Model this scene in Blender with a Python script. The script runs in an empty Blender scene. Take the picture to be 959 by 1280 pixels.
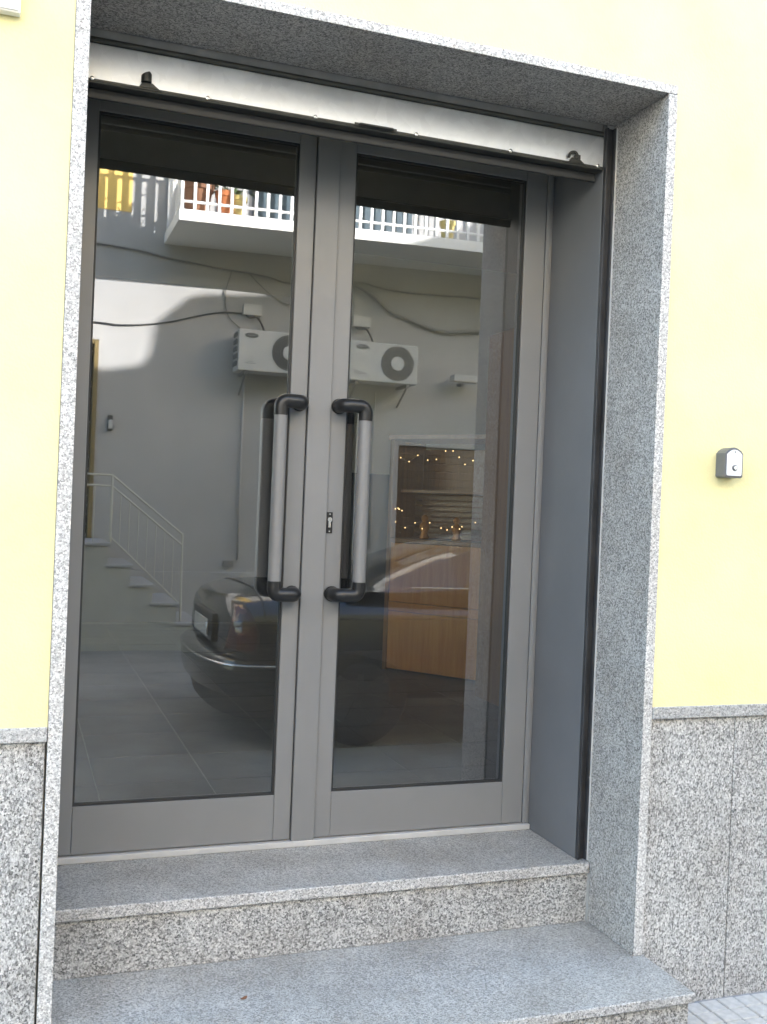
import bpy, bmesh, math, random
from mathutils import Vector, Matrix

# ------------------------------------------------------------------ camera, sky, sun, exposure
SC = bpy.context.scene
COL = SC.collection
random.seed(7)
PI = math.pi

cam = bpy.data.cameras.new('camera')
cam_ob = bpy.data.objects.new('camera', cam)
COL.objects.link(cam_ob)
SC.camera = cam_ob
cam.sensor_fit = 'VERTICAL'
cam.sensor_height = 36.0
cam.lens = 36.0 * 1276.6 / 1280.0
cam.clip_start = 0.02
cam.clip_end = 3000
CAM = Vector((-0.8942, -2.498, 1.0534))
yaw, pitch, roll = 0.345, -0.0041, 0.0406
fw = Vector((math.sin(yaw) * math.cos(pitch), math.cos(yaw) * math.cos(pitch), math.sin(pitch)))
r0 = Vector((math.cos(yaw), -math.sin(yaw), 0))
u0 = r0.cross(fw)
rr = math.cos(roll) * r0 + math.sin(roll) * u0
uu = -math.sin(roll) * r0 + math.cos(roll) * u0
cam_ob.matrix_world = Matrix(((rr.x, uu.x, -fw.x, CAM.x), (rr.y, uu.y, -fw.y, CAM.y), (rr.z, uu.z, -fw.z, CAM.z), (0, 0, 0, 1)))

SUN_DIR = Vector((1.18, 1.0, 0.45)).normalized()       # from the scene towards the sun: low, behind this building
elev = math.asin(SUN_DIR.z)
azim = math.atan2(SUN_DIR.x, SUN_DIR.y)
world = bpy.data.worlds.new('World')
SC.world = world
world.use_nodes = True
wn = world.node_tree
sky = wn.nodes.new('ShaderNodeTexSky')
sky.sky_type = 'NISHITA'
sky.sun_disc = False
sky.sun_elevation = elev
sky.sun_rotation = azim
sky.dust_density = 1.6
wn.links.new(sky.outputs[0], wn.nodes['Background'].inputs[0])
wn.nodes['Background'].inputs[1].default_value = 0.15

sun = bpy.data.lights.new('sun', 'SUN')
sun.energy = 3.6
sun.angle = math.radians(0.5)
sun.color = (1.0, 0.97, 0.93)
sun_ob = bpy.data.objects.new('sun', sun)
COL.objects.link(sun_ob)
sun_ob.location = SUN_DIR * 40
sun_ob.rotation_euler = (-SUN_DIR).to_track_quat('-Z', 'Y').to_euler()

SC.view_settings.view_transform = 'Standard'
SC.view_settings.look = 'None'
SC.view_settings.gamma = 1
SC.view_settings.use_curve_mapping = False
SC.view_settings.exposure = 3.5
SC.render.engine = 'CYCLES'
SC.cycles.max_bounces = 14
SC.cycles.diffuse_bounces = 5
SC.cycles.glossy_bounces = 6
SC.cycles.transparent_max_bounces = 24
SC.cycles.caustics_reflective = False
SC.cycles.use_denoising = True
SC.cycles.sample_clamp_indirect = 6

# ------------------------------------------------------------------ measurements (metres; x along the front, y into the shop, z up; door sill z = 0)
XLI, XLO, XRI, XRO = -0.773, -0.806, 0.821, 0.851
ZLB, ZLT = 2.274, 2.300
YS, YD = 0.287, 0.600
Z0, Z1, ZP = -0.020, -0.206, -0.362
WALL_Y = -7.0

# ------------------------------------------------------------------ node helpers
def new_mat(name):
    m = bpy.data.materials.new(name)
    m.use_nodes = True
    nt = m.node_tree
    return m, nt, nt.nodes['Principled BSDF']


def N(nt, t, **kw):
    n = nt.nodes.new(t)
    for k, v in kw.items():
        if k.startswith('i_'):
            n.inputs[k[2:].replace('_', ' ')].default_value = v
        else:
            setattr(n, k, v)
    return n


def ramp(nt, stops, interp='LINEAR'):
    r = nt.nodes.new('ShaderNodeValToRGB')
    r.color_ramp.interpolation = interp
    els = r.color_ramp.elements
    while len(els) > 1:
        els.remove(els[-1])
    els[0].position = stops[0][0]
    els[0].color = (*stops[0][1], 1)
    for p, c in stops[1:]:
        e = els.new(p)
        e.color = (*c, 1)
    return r


def g(v):
    return (v, v, v)


def plain(name, col, rough=0.5, metal=0.0, noise=0.06, nscale=12, bump=0.0, coat=0.0, spec=0.5):
    """a paint or metal with a little tonal unevenness"""
    m, nt, b = new_mat(name)
    b.inputs['Roughness'].default_value = rough
    b.inputs['Metallic'].default_value = metal
    b.inputs['Coat Weight'].default_value = coat
    b.inputs['Specular IOR Level'].default_value = spec
    tc = N(nt, 'ShaderNodeTexCoord')
    nz = N(nt, 'ShaderNodeTexNoise', i_Scale=nscale, i_Detail=5.0, i_Roughness=0.6)
    nt.links.new(tc.outputs['Object'], nz.inputs['Vector'])
    lo = tuple(c * (1 - noise * 2) for c in col)
    hi = tuple(min(1, c * (1 + noise * 2)) for c in col)
    r = ramp(nt, [(0.25, lo), (0.75, hi)])
    nt.links.new(nz.outputs['Fac'], r.inputs['Fac'])
    nt.links.new(r.outputs[0], b.inputs['Base Color'])
    if bump:
        n2 = N(nt, 'ShaderNodeTexNoise', i_Scale=nscale * 14, i_Detail=4.0)
        nt.links.new(tc.outputs['Object'], n2.inputs['Vector'])
        bp = N(nt, 'ShaderNodeBump', i_Strength=bump, i_Distance=0.004)
        nt.links.new(n2.outputs['Fac'], bp.inputs['Height'])
        nt.links.new(bp.outputs[0], b.inputs['Normal'])
    return m


def granite(name, scale=150, tone=1.0, contrast=1.0, rough=0.6, tint=(1, 1, 1), bump=0.25, stretch=(1, 1, 1), dirt=0.12):
    m, nt, b = new_mat(name)
    tc = N(nt, 'ShaderNodeTexCoord')
    mp = N(nt, 'ShaderNodeMapping')
    mp.inputs['Scale'].default_value = stretch
    mp.inputs['Rotation'].default_value = (0.0, 0.5 if stretch != (1, 1, 1) else 0.0, 0.0)
    oi = N(nt, 'ShaderNodeObjectInfo')
    sh = N(nt, 'ShaderNodeVectorMath', operation='ADD')
    cv = N(nt, 'ShaderNodeCombineXYZ')
    sm = N(nt, 'ShaderNodeMath', operation='MULTIPLY')
    sm.inputs[1].default_value = 13.7
    nt.links.new(oi.outputs['Random'], sm.inputs[0])
    nt.links.new(sm.outputs[0], cv.inputs[0])
    nt.links.new(sm.outputs[0], cv.inputs[2])
    nt.links.new(tc.outputs['Object'], sh.inputs[0])
    nt.links.new(cv.outputs[0], sh.inputs[1])
    nt.links.new(sh.outputs[0], mp.inputs['Vector'])
    nz = N(nt, 'ShaderNodeTexNoise', i_Scale=scale * 1.1, i_Detail=3.0)
    nt.links.new(mp.outputs[0], nz.inputs['Vector'])
    sub = N(nt, 'ShaderNodeVectorMath', operation='SUBTRACT')
    sub.inputs[1].default_value = (0.5, 0.5, 0.5)
    nt.links.new(nz.outputs['Color'], sub.inputs[0])
    scl = N(nt, 'ShaderNodeVectorMath', operation='SCALE')
    scl.inputs['Scale'].default_value = 1.3 / scale
    nt.links.new(sub.outputs[0], scl.inputs[0])
    add = N(nt, 'ShaderNodeVectorMath', operation='ADD')
    nt.links.new(mp.outputs[0], add.inputs[0])
    nt.links.new(scl.outputs[0], add.inputs[1])
    v1 = N(nt, 'ShaderNodeTexVoronoi', i_Scale=scale)
    nt.links.new(add.outputs[0], v1.inputs['Vector'])
    sp = N(nt, 'ShaderNodeSeparateColor')
    nt.links.new(v1.outputs['Color'], sp.inputs[0])

    def c(v):
        v = 0.42 + (v - 0.42) * contrast
        v = max(0.02, min(0.9, v * tone))
        return tuple(min(0.92, v * t) for t in tint)
    r1 = ramp(nt, [(0.0, c(0.04)), (0.12, c(0.09)), (0.20, c(0.22)), (0.34, c(0.33)), (0.50, c(0.45)), (0.68, c(0.57)), (0.86, c(0.70))], 'CONSTANT')
    nt.links.new(sp.outputs[0], r1.inputs['Fac'])
    v2 = N(nt, 'ShaderNodeTexVoronoi', i_Scale=scale * 2.3)
    nt.links.new(add.outputs[0], v2.inputs['Vector'])
    sp2 = N(nt, 'ShaderNodeSeparateColor')
    nt.links.new(v2.outputs['Color'], sp2.inputs[0])
    r2 = ramp(nt, [(0.0, c(0.12)), (0.25, c(0.36)), (0.6, c(0.50)), (0.85, c(0.66))], 'CONSTANT')
    nt.links.new(sp2.outputs[1], r2.inputs['Fac'])
    mx = N(nt, 'ShaderNodeMix', data_type='RGBA')
    mx.inputs['Factor'].default_value = 0.42
    nt.links.new(r1.outputs[0], mx.inputs['A'])
    nt.links.new(r2.outputs[0], mx.inputs['B'])
    # broad tone drift and grime
    nl = N(nt, 'ShaderNodeTexNoise', i_Scale=5.0, i_Detail=6.0, i_Roughness=0.65)
    nt.links.new(tc.outputs['Object'], nl.inputs['Vector'])
    rl = ramp(nt, [(0.3, (1 - dirt * 1.6, 1 - dirt * 1.75, 1 - dirt * 1.9)), (0.6, (1, 1, 1))])
    nt.links.new(nl.outputs['Fac'], rl.inputs['Fac'])
    mu = N(nt, 'ShaderNodeMix', data_type='RGBA', blend_type='MULTIPLY')
    mu.inputs['Factor'].default_value = 1.0
    nt.links.new(mx.outputs['Result'], mu.inputs['A'])
    nt.links.new(rl.outputs[0], mu.inputs['B'])
    tv = N(nt, 'ShaderNodeMapRange')
    tv.inputs['To Min'].default_value = 0.93
    tv.inputs['To Max'].default_value = 1.07
    nt.links.new(oi.outputs['Random'], tv.inputs['Value'])
    tm = N(nt, 'ShaderNodeVectorMath', operation='SCALE')
    nt.links.new(mu.outputs['Result'], tm.inputs[0])
    nt.links.new(tv.outputs[0], tm.inputs['Scale'])
    nt.links.new(tm.outputs[0], b.inputs['Base Color'])
    b.inputs['Roughness'].default_value = rough
    bp = N(nt, 'ShaderNodeBump', i_Strength=bump, i_Distance=0.002)
    nt.links.new(v1.outputs['Distance'], bp.inputs['Height'])
    nt.links.new(bp.outputs[0], b.inputs['Normal'])
    return m


def plaster(name, col, blotch=0.05, scale=3.0, bump=0.25):
    m, nt, b = new_mat(name)
    tc = N(nt, 'ShaderNodeTexCoord')
    nl = N(nt, 'ShaderNodeTexNoise', i_Scale=scale, i_Detail=8.0, i_Roughness=0.62)
    nt.links.new(tc.outputs['Object'], nl.inputs['Vector'])
    lo = tuple(c * (1 - 2 * blotch) for c in col)
    hi = tuple(min(0.92, c * (1 + blotch)) for c in col)
    r = ramp(nt, [(0.3, lo), (0.65, hi)])
    nt.links.new(nl.outputs['Fac'], r.inputs['Fac'])
    nt.links.new(r.outputs[0], b.inputs['Base Color'])
    b.inputs['Roughness'].default_value = 0.9
    n2 = N(nt, 'ShaderNodeTexNoise', i_Scale=160.0, i_Detail=4.0)
    nt.links.new(tc.outputs['Object'], n2.inputs['Vector'])
    n3 = N(nt, 'ShaderNodeTexNoise', i_Scale=14.0, i_Detail=3.0)
    nt.links.new(tc.outputs['Object'], n3.inputs['Vector'])
    ad = N(nt, 'ShaderNodeMath', operation='ADD')
    nt.links.new(n2.outputs['Fac'], ad.inputs[0])
    nt.links.new(n3.outputs['Fac'], ad.inputs[1])
    bp = N(nt, 'ShaderNodeBump', i_Strength=bump, i_Distance=0.004)
    nt.links.new(ad.outputs[0], bp.inputs['Height'])
    nt.links.new(bp.outputs[0], b.inputs['Normal'])
    return m


def wood(name, c1, c2, axis='Z', scale=1.0, rough=0.35):
    m, nt, b = new_mat(name)
    tc = N(nt, 'ShaderNodeTexCoord')
    mp = N(nt, 'ShaderNodeMapping')
    mp.inputs['Scale'].default_value = (26 * scale, 26 * scale, 1.6 * scale) if axis == 'Z' else (1.6 * scale, 26 * scale, 26 * scale)
    nt.links.new(tc.outputs['Object'], mp.inputs['Vector'])
    nz = N(nt, 'ShaderNodeTexNoise', i_Scale=1.5, i_Detail=7.0, i_Roughness=0.6, i_Distortion=0.6)
    nt.links.new(mp.outputs[0], nz.inputs['Vector'])
    r = ramp(nt, [(0.3, c1), (0.7, c2)])
    nt.links.new(nz.outputs['Fac'], r.inputs['Fac'])
    nt.links.new(r.outputs[0], b.inputs['Base Color'])
    b.inputs['Roughness'].default_value = rough
    return m


def galvanised(name):
    m, nt, b = new_mat(name)
    tc = N(nt, 'ShaderNodeTexCoord')
    v = N(nt, 'ShaderNodeTexVoronoi', i_Scale=34.0)
    nt.links.new(tc.outputs['Object'], v.inputs['Vector'])
    sp = N(nt, 'ShaderNodeSeparateColor')
    nt.links.new(v.outputs['Color'], sp.inputs[0])
    nz = N(nt, 'ShaderNodeTexNoise', i_Scale=7.0, i_Detail=8.0, i_Roughness=0.7)
    nt.links.new(tc.outputs['Object'], nz.inputs['Vector'])
    ad = N(nt, 'ShaderNodeMath', operation='MULTIPLY_ADD')
    nt.links.new(sp.outputs[0], ad.inputs[0])
    ad.inputs[1].default_value = 0.28
    nt.links.new(nz.outputs['Fac'], ad.inputs[2])
    r = ramp(nt, [(0.35, (0.66, 0.67, 0.68)), (0.85, (0.78, 0.79, 0.80))])
    nt.links.new(ad.outputs[0], r.inputs['Fac'])
    nt.links.new(r.outputs[0], b.inputs['Base Color'])
    b.inputs['Metallic'].default_value = 0.9
    r2 = ramp(nt, [(0.3, g(0.40)), (0.9, g(0.54))])
    nt.links.new(ad.outputs[0], r2.inputs['Fac'])
    nt.links.new(r2.outputs[0], b.inputs['Roughness'])
    return m


def glass_mat(name, tint, base_reflect, ripple=0.0):
    """coated glazing: a mirror share that grows towards grazing, the rest passes straight through, tinted"""
    m = bpy.data.materials.new(name)
    m.use_nodes = True
    nt = m.node_tree
    nt.nodes.clear()
    out = N(nt, 'ShaderNodeOutputMaterial')
    mix = N(nt, 'ShaderNodeMixShader')
    tr = N(nt, 'ShaderNodeBsdfTransparent')
    tr.inputs[0].default_value = (*tint, 1)
    gl = N(nt, 'ShaderNodeBsdfGlossy')
    gl.inputs['Roughness'].default_value = 0.0
    gl.inputs['Color'].default_value = (0.98, 0.985, 1.0, 1)
    fr = N(nt, 'ShaderNodeFresnel', i_IOR=1.45)
    ad = N(nt, 'ShaderNodeMath', operation='ADD', use_clamp=True)
    ad.inputs[1].default_value = base_reflect
    nt.links.new(fr.outputs[0], ad.inputs[0])
    nt.links.new(ad.outputs[0], mix.inputs[0])
    nt.links.new(tr.outputs[0], mix.inputs[1])
    nt.links.new(gl.outputs[0], mix.inputs[2])
    df = N(nt, 'ShaderNodeBsdfDiffuse')
    df.inputs[0].default_value = (0.75, 0.74, 0.72, 1)
    dm = N(nt, 'ShaderNodeMixShader')
    tcd = N(nt, 'ShaderNodeTexCoord')
    nd = N(nt, 'ShaderNodeTexNoise', i_Scale=3.0, i_Detail=7.0, i_Roughness=0.7)
    nt.links.new(tcd.outputs['Object'], nd.inputs['Vector'])
    rd = ramp(nt, [(0.35, g(0.012)), (0.75, g(0.034))])
    nt.links.new(nd.outputs['Fac'], rd.inputs['Fac'])
    nt.links.new(rd.outputs[0], dm.inputs[0])
    nt.links.new(mix.outputs[0], dm.inputs[1])
    nt.links.new(df.outputs[0], dm.inputs[2])
    nt.links.new(dm.outputs[0], out.inputs['Surface'])
    if ripple:
        tc = N(nt, 'ShaderNodeTexCoord')
        nz = N(nt, 'ShaderNodeTexNoise', i_Scale=5.0, i_Detail=1.0)
        nt.links.new(tc.outputs['Object'], nz.inputs['Vector'])
        bp = N(nt, 'ShaderNodeBump', i_Strength=1.0, i_Distance=ripple)
        nt.links.new(nz.outputs['Fac'], bp.inputs['Height'])
        nt.links.new(bp.outputs[0], gl.inputs['Normal'])
    return m


def emit(name, col, s):
    m, nt, b = new_mat(name)
    b.inputs['Emission Color'].default_value = (*col, 1)
    b.inputs['Emission Strength'].default_value = s
    b.inputs['Base Color'].default_value = (*col, 1)
    return m


M = {}
M['granite_dado'] = granite('granite_dado', 265, 1.06, 1.15, 0.7, tint=(1.02, 1.0, 0.965), stretch=(1, 1, 0.7))
M['granite_jamb'] = granite('granite_jamb', 260, 0.95, 1.05, 0.55, tint=(1.04, 1.0, 0.945))
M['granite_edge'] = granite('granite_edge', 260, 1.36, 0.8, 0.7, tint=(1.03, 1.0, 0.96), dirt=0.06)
M['granite_cap'] = granite('granite_cap', 235, 1.05, 0.75, 0.55, tint=(1.02, 1.0, 0.965))
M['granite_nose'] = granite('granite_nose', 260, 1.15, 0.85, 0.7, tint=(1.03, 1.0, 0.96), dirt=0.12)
M['granite_tread'] = granite('granite_tread', 280, 1.0, 0.8, 0.5, tint=(1.03, 1.01, 0.94), dirt=0.16)
M['granite_riser'] = granite('granite_riser', 220, 0.96, 1.2, 0.65, tint=(1.02, 1.0, 0.965), dirt=0.16)
M['yellow_plaster'] = plaster('yellow_plaster', (0.83, 0.75, 0.405), 0.06)
M['grey_render'] = plaster('grey_render', (0.5, 0.5, 0.48))
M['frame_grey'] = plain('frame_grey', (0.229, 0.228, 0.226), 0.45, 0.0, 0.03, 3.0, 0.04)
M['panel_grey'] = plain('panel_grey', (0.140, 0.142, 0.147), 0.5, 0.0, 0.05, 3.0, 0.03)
M['gasket_black'] = plain('gasket_black', (0.03, 0.03, 0.029), 0.6)
M['handle_alu'] = plain('handle_alu', (0.225, 0.223, 0.22), 0.5, 0.15, 0.03, 8)
M['handle_black'] = plain('handle_black', (0.016, 0.016, 0.016), 0.36, 0, 0.1, 20)
M['steel'] = plain('steel', (0.72, 0.72, 0.70), 0.25, 0.9)
M['galvanised'] = galvanised('galvanised')
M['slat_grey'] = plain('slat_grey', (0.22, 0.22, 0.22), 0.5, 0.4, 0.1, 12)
M['shutter_edge'] = plain('shutter_edge', (0.06, 0.06, 0.053), 0.55, 0.3, 0.15, 16)
M['oxidised'] = plain('oxidised', (0.045, 0.045, 0.04), 0.5, 0.4, 0.2, 40)
M['guide_dark'] = plain('guide_dark', (0.045, 0.045, 0.047), 0.5, 0.3, 0.2, 8)
M['sill_alu'] = plain('sill_alu', (0.55, 0.54, 0.52), 0.5, 0.1, 0.06, 10)
M['door_glass'] = glass_mat('door_glass', (0.66, 0.655, 0.645), 0.165, 0.00003)
M['white_plastic'] = plain('white_plastic', (0.8, 0.8, 0.8), 0.4)
M['dark_plastic'] = plain('dark_plastic', (0.05, 0.05, 0.055), 0.45)
M['grey_plastic'] = plain('grey_plastic', (0.12, 0.12, 0.125), 0.4)
M['paver'] = plain('paver', (0.50, 0.48, 0.445), 0.85, 0, 0.10, 40, 0.5)
M['grout'] = plain('grout', (0.27, 0.27, 0.27), 0.95, 0, 0.1, 30, 0.4)
M['street'] = plain('street', (0.245, 0.232, 0.205), 0.85, 0, 0.22, 1.6, 0.5)
M['floor_tile'] = plain('floor_tile', (0.09, 0.088, 0.082), 0.4, 0, 0.16, 5)
M['tile_grout'] = plain('tile_grout', (0.34, 0.33, 0.31), 0.9)
M['shop_wall'] = plaster('shop_wall', (0.22, 0.225, 0.225), 0.03)
M['shop_white'] = plaster('shop_white', (0.72, 0.72, 0.71), 0.03)
M['shop_ceiling'] = plaster('shop_ceiling', (0.22, 0.22, 0.21), 0.03)
M['wood_panel'] = wood('wood_panel', (0.58, 0.22, 0.04), (0.74, 0.33, 0.075))
M['wood_dark'] = wood('wood_dark', (0.20, 0.085, 0.025), (0.30, 0.14, 0.045))
M['wood_slat'] = wood('wood_slat', (0.20, 0.11, 0.05), (0.30, 0.18, 0.08), 'X')
M['gold'] = plain('gold', (0.50, 0.22, 0.05), 0.45, 0.4)
M['fairy'] = emit('fairy', (1.0, 0.66, 0.28), 0.5)
M['opp_white'] = plaster('opp_white', (0.405, 0.402, 0.395), 0.06, 1.2)
M['opp_yellow'] = plaster('opp_yellow', (0.80, 0.55, 0.16), 0.03, 1.2)
M['opp_stone'] = plaster('opp_stone', (0.42, 0.42, 0.38), 0.05, 4)
M['balcony_white'] = plaster('balcony_white', (0.78, 0.78, 0.76), 0.02, 2)
M['rail_white'] = plain('rail_white', (0.82, 0.82, 0.80), 0.4)
M['rail_cream'] = plain('rail_cream', (0.55, 0.54, 0.46), 0.5)
M['door_wood'] = wood('door_wood', (0.16, 0.12, 0.05), (0.24, 0.18, 0.08))
M['added_door_brown'] = wood('added_door_brown', (0.045, 0.028, 0.015), (0.075, 0.045, 0.024), 'X')
M['dark_void'] = plain('dark_void', (0.03, 0.03, 0.032), 0.6)
M['ac_white'] = plain('ac_white', (0.52, 0.52, 0.50), 0.45, 0, 0.04, 6)
M['ac_dark'] = plain('ac_dark', (0.09, 0.09, 0.09), 0.5)
M['cable_grey'] = plain('cable_grey', (0.22, 0.22, 0.21), 0.7)
M['cable_dark'] = plain('cable_dark', (0.04, 0.04, 0.04), 0.7)
M['terracotta'] = plain('terracotta', (0.45, 0.15, 0.05), 0.8, 0, 0.1, 10)
M['pot_brown'] = plain('pot_brown', (0.20, 0.09, 0.045), 0.8, 0, 0.1, 10)
M['bucket_yellow'] = plain('bucket_yellow', (0.55, 0.45, 0.16), 0.4)
M['bench_blue'] = plain('bench_blue', (0.05, 0.085, 0.11), 0.5)
M['leaf'] = plain('leaf', (0.05, 0.09, 0.03), 0.6, 0, 0.3, 20)
M['car_paint'] = plain('car_paint', (0.020, 0.022, 0.025), 0.16, 0.0, 0.05, 3, 0, 0.6, 0.6)
M['car_trim'] = plain('car_trim', (0.03, 0.03, 0.03), 0.5)
M['car_chrome'] = plain('car_chrome', (0.6, 0.6, 0.6), 0.18, 1.0)
M['car_glass'] = plain('car_glass', (0.012, 0.014, 0.014), 0.03, 0, 0.02, 3, 0, 0.0, 0.5)
M['tail_red'] = plain('tail_red', (0.07, 0.012, 0.010), 0.12, 0, 0.05, 30, 0, 0.8)
M['tail_amber'] = plain('tail_amber', (0.06, 0.035, 0.028), 0.2, 0, 0.05, 30, 0, 0.8)
M['plate_white'] = plain('plate_white', (0.42, 0.42, 0.40), 0.4)
M['tyre'] = plain('tyre', (0.015, 0.015, 0.015), 0.85)
M['rim'] = plain('rim', (0.08, 0.08, 0.085), 0.4, 0.5)
M['interior_dark'] = plain('interior_dark', (0.03, 0.03, 0.03), 0.8)
M['roof_tile'] = plain('roof_tile', (0.35, 0.16, 0.09), 0.85, 0, 0.15, 6)

# ------------------------------------------------------------------ object helpers
def thing(name, label, cat, loc=(0, 0, 0), group=None):
    o = bpy.data.objects.new(name, None)
    COL.objects.link(o)
    o.location = loc
    o.empty_display_size = 0.05
    o['label'] = label
    o['category'] = cat
    if group:
        o['group'] = group
    return o


def tag(o, label, cat, group=None):
    o['label'] = label
    o['category'] = cat
    if group:
        o['group'] = group
    return o


def root_loc(p):
    v = Vector((0, 0, 0))
    while p is not None:
        v = v + Vector(p.location)
        p = p.parent
    return v


def obj(name, bm, mat, parent=None, smooth=False, local=False):
    """link one bmesh (world coordinates) as one mesh object under its parent"""
    bmesh.ops.recalc_face_normals(bm, faces=bm.faces)
    if parent is not None and not local:
        bmesh.ops.translate(bm, verts=bm.verts, vec=-root_loc(parent))
    me = bpy.data.meshes.new(name)
    bm.to_mesh(me)
    bm.free()
    mats = mat if isinstance(mat, (list, tuple)) else [mat]
    for mm in mats:
        me.materials.append(mm)
    if smooth:
        for p in me.polygons:
            p.use_smooth = True
        if smooth == 'auto':
            try:
                me.set_sharp_from_angle(angle=math.radians(38))
            except Exception:
                pass
    o = bpy.data.objects.new(name, me)
    COL.objects.link(o)
    if parent is not None:
        o.parent = parent
    return o


def struct(name, bm, mat):
    o = obj(name, bm, mat)
    o['kind'] = 'structure'
    return o


def copy_tree(o, parent=None):
    c = o.copy()
    COL.objects.link(c)
    if parent is not None:
        c.parent = parent
    for ch in list(o.children):
        copy_tree(ch, c)
    return c


def bx(bm, x0, x1, y0, y1, z0, z1, bev=0.0, seg=2, mi=0, rot=None, piv=None):
    n0 = len(bm.verts)
    vs = [bm.verts.new((x, y, z)) for x in (x0, x1) for y in (y0, y1) for z in (z0, z1)]
    q = [(0, 1, 3, 2), (4, 6, 7, 5), (0, 4, 5, 1), (2, 3, 7, 6), (0, 2, 6, 4), (1, 5, 7, 3)]
    fs = [bm.faces.new([vs[i] for i in f]) for f in q]
    for f in fs:
        f.material_index = mi
    if rot is not None:
        bmesh.ops.rotate(bm, verts=vs, cent=piv or Vector((0, 0, 0)), matrix=rot)
    if bev:
        es = list({e for f in fs for e in f.edges})
        bmesh.ops.bevel(bm, geom=es, offset=bev, segments=seg, profile=0.5, affect='EDGES', material=-1)


def box(x0, x1, y0, y1, z0, z1, bev=0.0, seg=2):
    bm = bmesh.new()
    bx(bm, x0, x1, y0, y1, z0, z1, bev, seg)
    return bm


def tube(bm, pts, r, n=10, cap=True):
    pts = [Vector(p) for p in pts]
    rings = []
    prev = None
    for i, p in enumerate(pts):
        if i == 0:
            t = (pts[1] - p).normalized()
        elif i == len(pts) - 1:
            t = (p - pts[i - 1]).normalized()
        else:
            t = ((pts[i + 1] - p).normalized() + (p - pts[i - 1]).normalized()).normalized()
        if prev is None:
            a = t.orthogonal().normalized()
        else:
            a = (prev - t * prev.dot(t)).normalized()
        prev = a
        b = t.cross(a)
        rad = r[i] if isinstance(r, (list, tuple)) else r
        rings.append([bm.verts.new(p + a * rad * math.cos(2 * PI * k / n) + b * rad * math.sin(2 * PI * k / n)) for k in range(n)])
    for i in range(len(rings) - 1):
        for k in range(n):
            bm.faces.new((rings[i][k], rings[i][(k + 1) % n], rings[i + 1][(k + 1) % n], rings[i + 1][k]))
    if cap:
        bm.faces.new(rings[0][::-1])
        bm.faces.new(rings[-1])


def fillet(pts, r, n=7):
    """round the inner corners of a polyline"""
    pts = [Vector(p) for p in pts]
    out = [pts[0]]
    for i in range(1, len(pts) - 1):
        a, b, c = pts[i - 1], pts[i], pts[i + 1]
        d1, d2 = (a - b), (c - b)
        rr_ = min(r, d1.length * 0.49, d2.length * 0.49)
        p0 = b + d1.normalized() * rr_
        p1 = b + d2.normalized() * rr_
        for k in range(n + 1):
            t = k / n
            out.append((1 - t) ** 2 * p0 + 2 * t * (1 - t) * b + t * t * p1)
    out.append(pts[-1])
    return out


def spline(pts, n=6):
    """Catmull-Rom through the points"""
    P = [Vector(p) for p in pts]
    P = [2 * P[0] - P[1]] + P + [2 * P[-1] - P[-2]]
    out = []
    for i in range(1, len(P) - 2):
        for k in range(n):
            t = k / n
            a, b, c, d = P[i - 1], P[i], P[i + 1], P[i + 2]
            out.append(0.5 * ((2 * b) + (c - a) * t + (2 * a - 5 * b + 4 * c - d) * t * t + (3 * b - 3 * c + d - a) * t ** 3))
    out.append(P[-2])
    return out


def disc(bm, c, r, axis, depth, n=20, r2=None):
    """a short cylinder or cone along axis starting at c"""
    a = Vector(axis).normalized()
    tube(bm, [Vector(c), Vector(c) + a * depth], [r, r if r2 is None else r2], n)


def lathe(bm, c, prof, n=16):
    rings = []
    for rad, z in prof:
        rings.append([bm.verts.new((c[0] + rad * math.cos(2 * PI * k / n), c[1] + rad * math.sin(2 * PI * k / n), c[2] + z)) for k in range(n)])
    for i in range(len(rings) - 1):
        for k in range(n):
            bm.faces.new((rings[i][k], rings[i][(k + 1) % n], rings[i + 1][(k + 1) % n], rings[i + 1][k]))
    bm.faces.new(rings[0][::-1])
    bm.faces.new(rings[-1])


def prism_y(bm, poly, y0, y1, bev=0.0):
    """polygon in x,z pushed from y0 to y1"""
    f = [bm.verts.new((x, y0, z)) for x, z in poly]
    k = [bm.verts.new((x, y1, z)) for x, z in poly]
    fs = [bm.faces.new(f), bm.faces.new(k[::-1])]
    n = len(poly)
    for i in range(n):
        fs.append(bm.faces.new((f[i], f[(i + 1) % n], k[(i + 1) % n], k[i])))
    if bev:
        bmesh.ops.bevel(bm, geom=list({e for q in fs[:2] for e in q.edges}), offset=bev, segments=2, profile=0.5, affect='EDGES')


# ------------------------------------------------------------------ ground
bm = bmesh.new()
bx(bm, -400, 400, -400, 400, ZP - 0.3, ZP - 0.012)
street = struct('street', bm, M['street'])

bm = bmesh.new()
bx(bm, -8, 12, -0.95, 0.03, ZP - 0.011, ZP - 0.005)
pavement = struct('pavement', bm, M['grout'])
bm = bmesh.new()
bx(bm, -0.029, 0.029, -0.029, 0.029, -0.008, 0.0, 0.003, 1)
bmesh.ops.recalc_face_normals(bm, faces=bm.faces)
pv_me = bpy.data.meshes.new('paving_block')
bm.to_mesh(pv_me)
bm.free()
pv_me.materials.append(M['paver'])
for i in range(16):
    for j in range(13):
        x = 0.895 + i * 0.0615
        y = -0.035 - j * 0.0615
        o = bpy.data.objects.new('paving_block', pv_me)
        COL.objects.link(o)
        o.parent = pavement
        o.location = (x, y, ZP + random.uniform(-0.0012, 0.001))
        o.rotation_euler = (random.uniform(-0.006, 0.006), random.uniform(-0.006, 0.006), PI / 2 * random.randrange(4))

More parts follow.
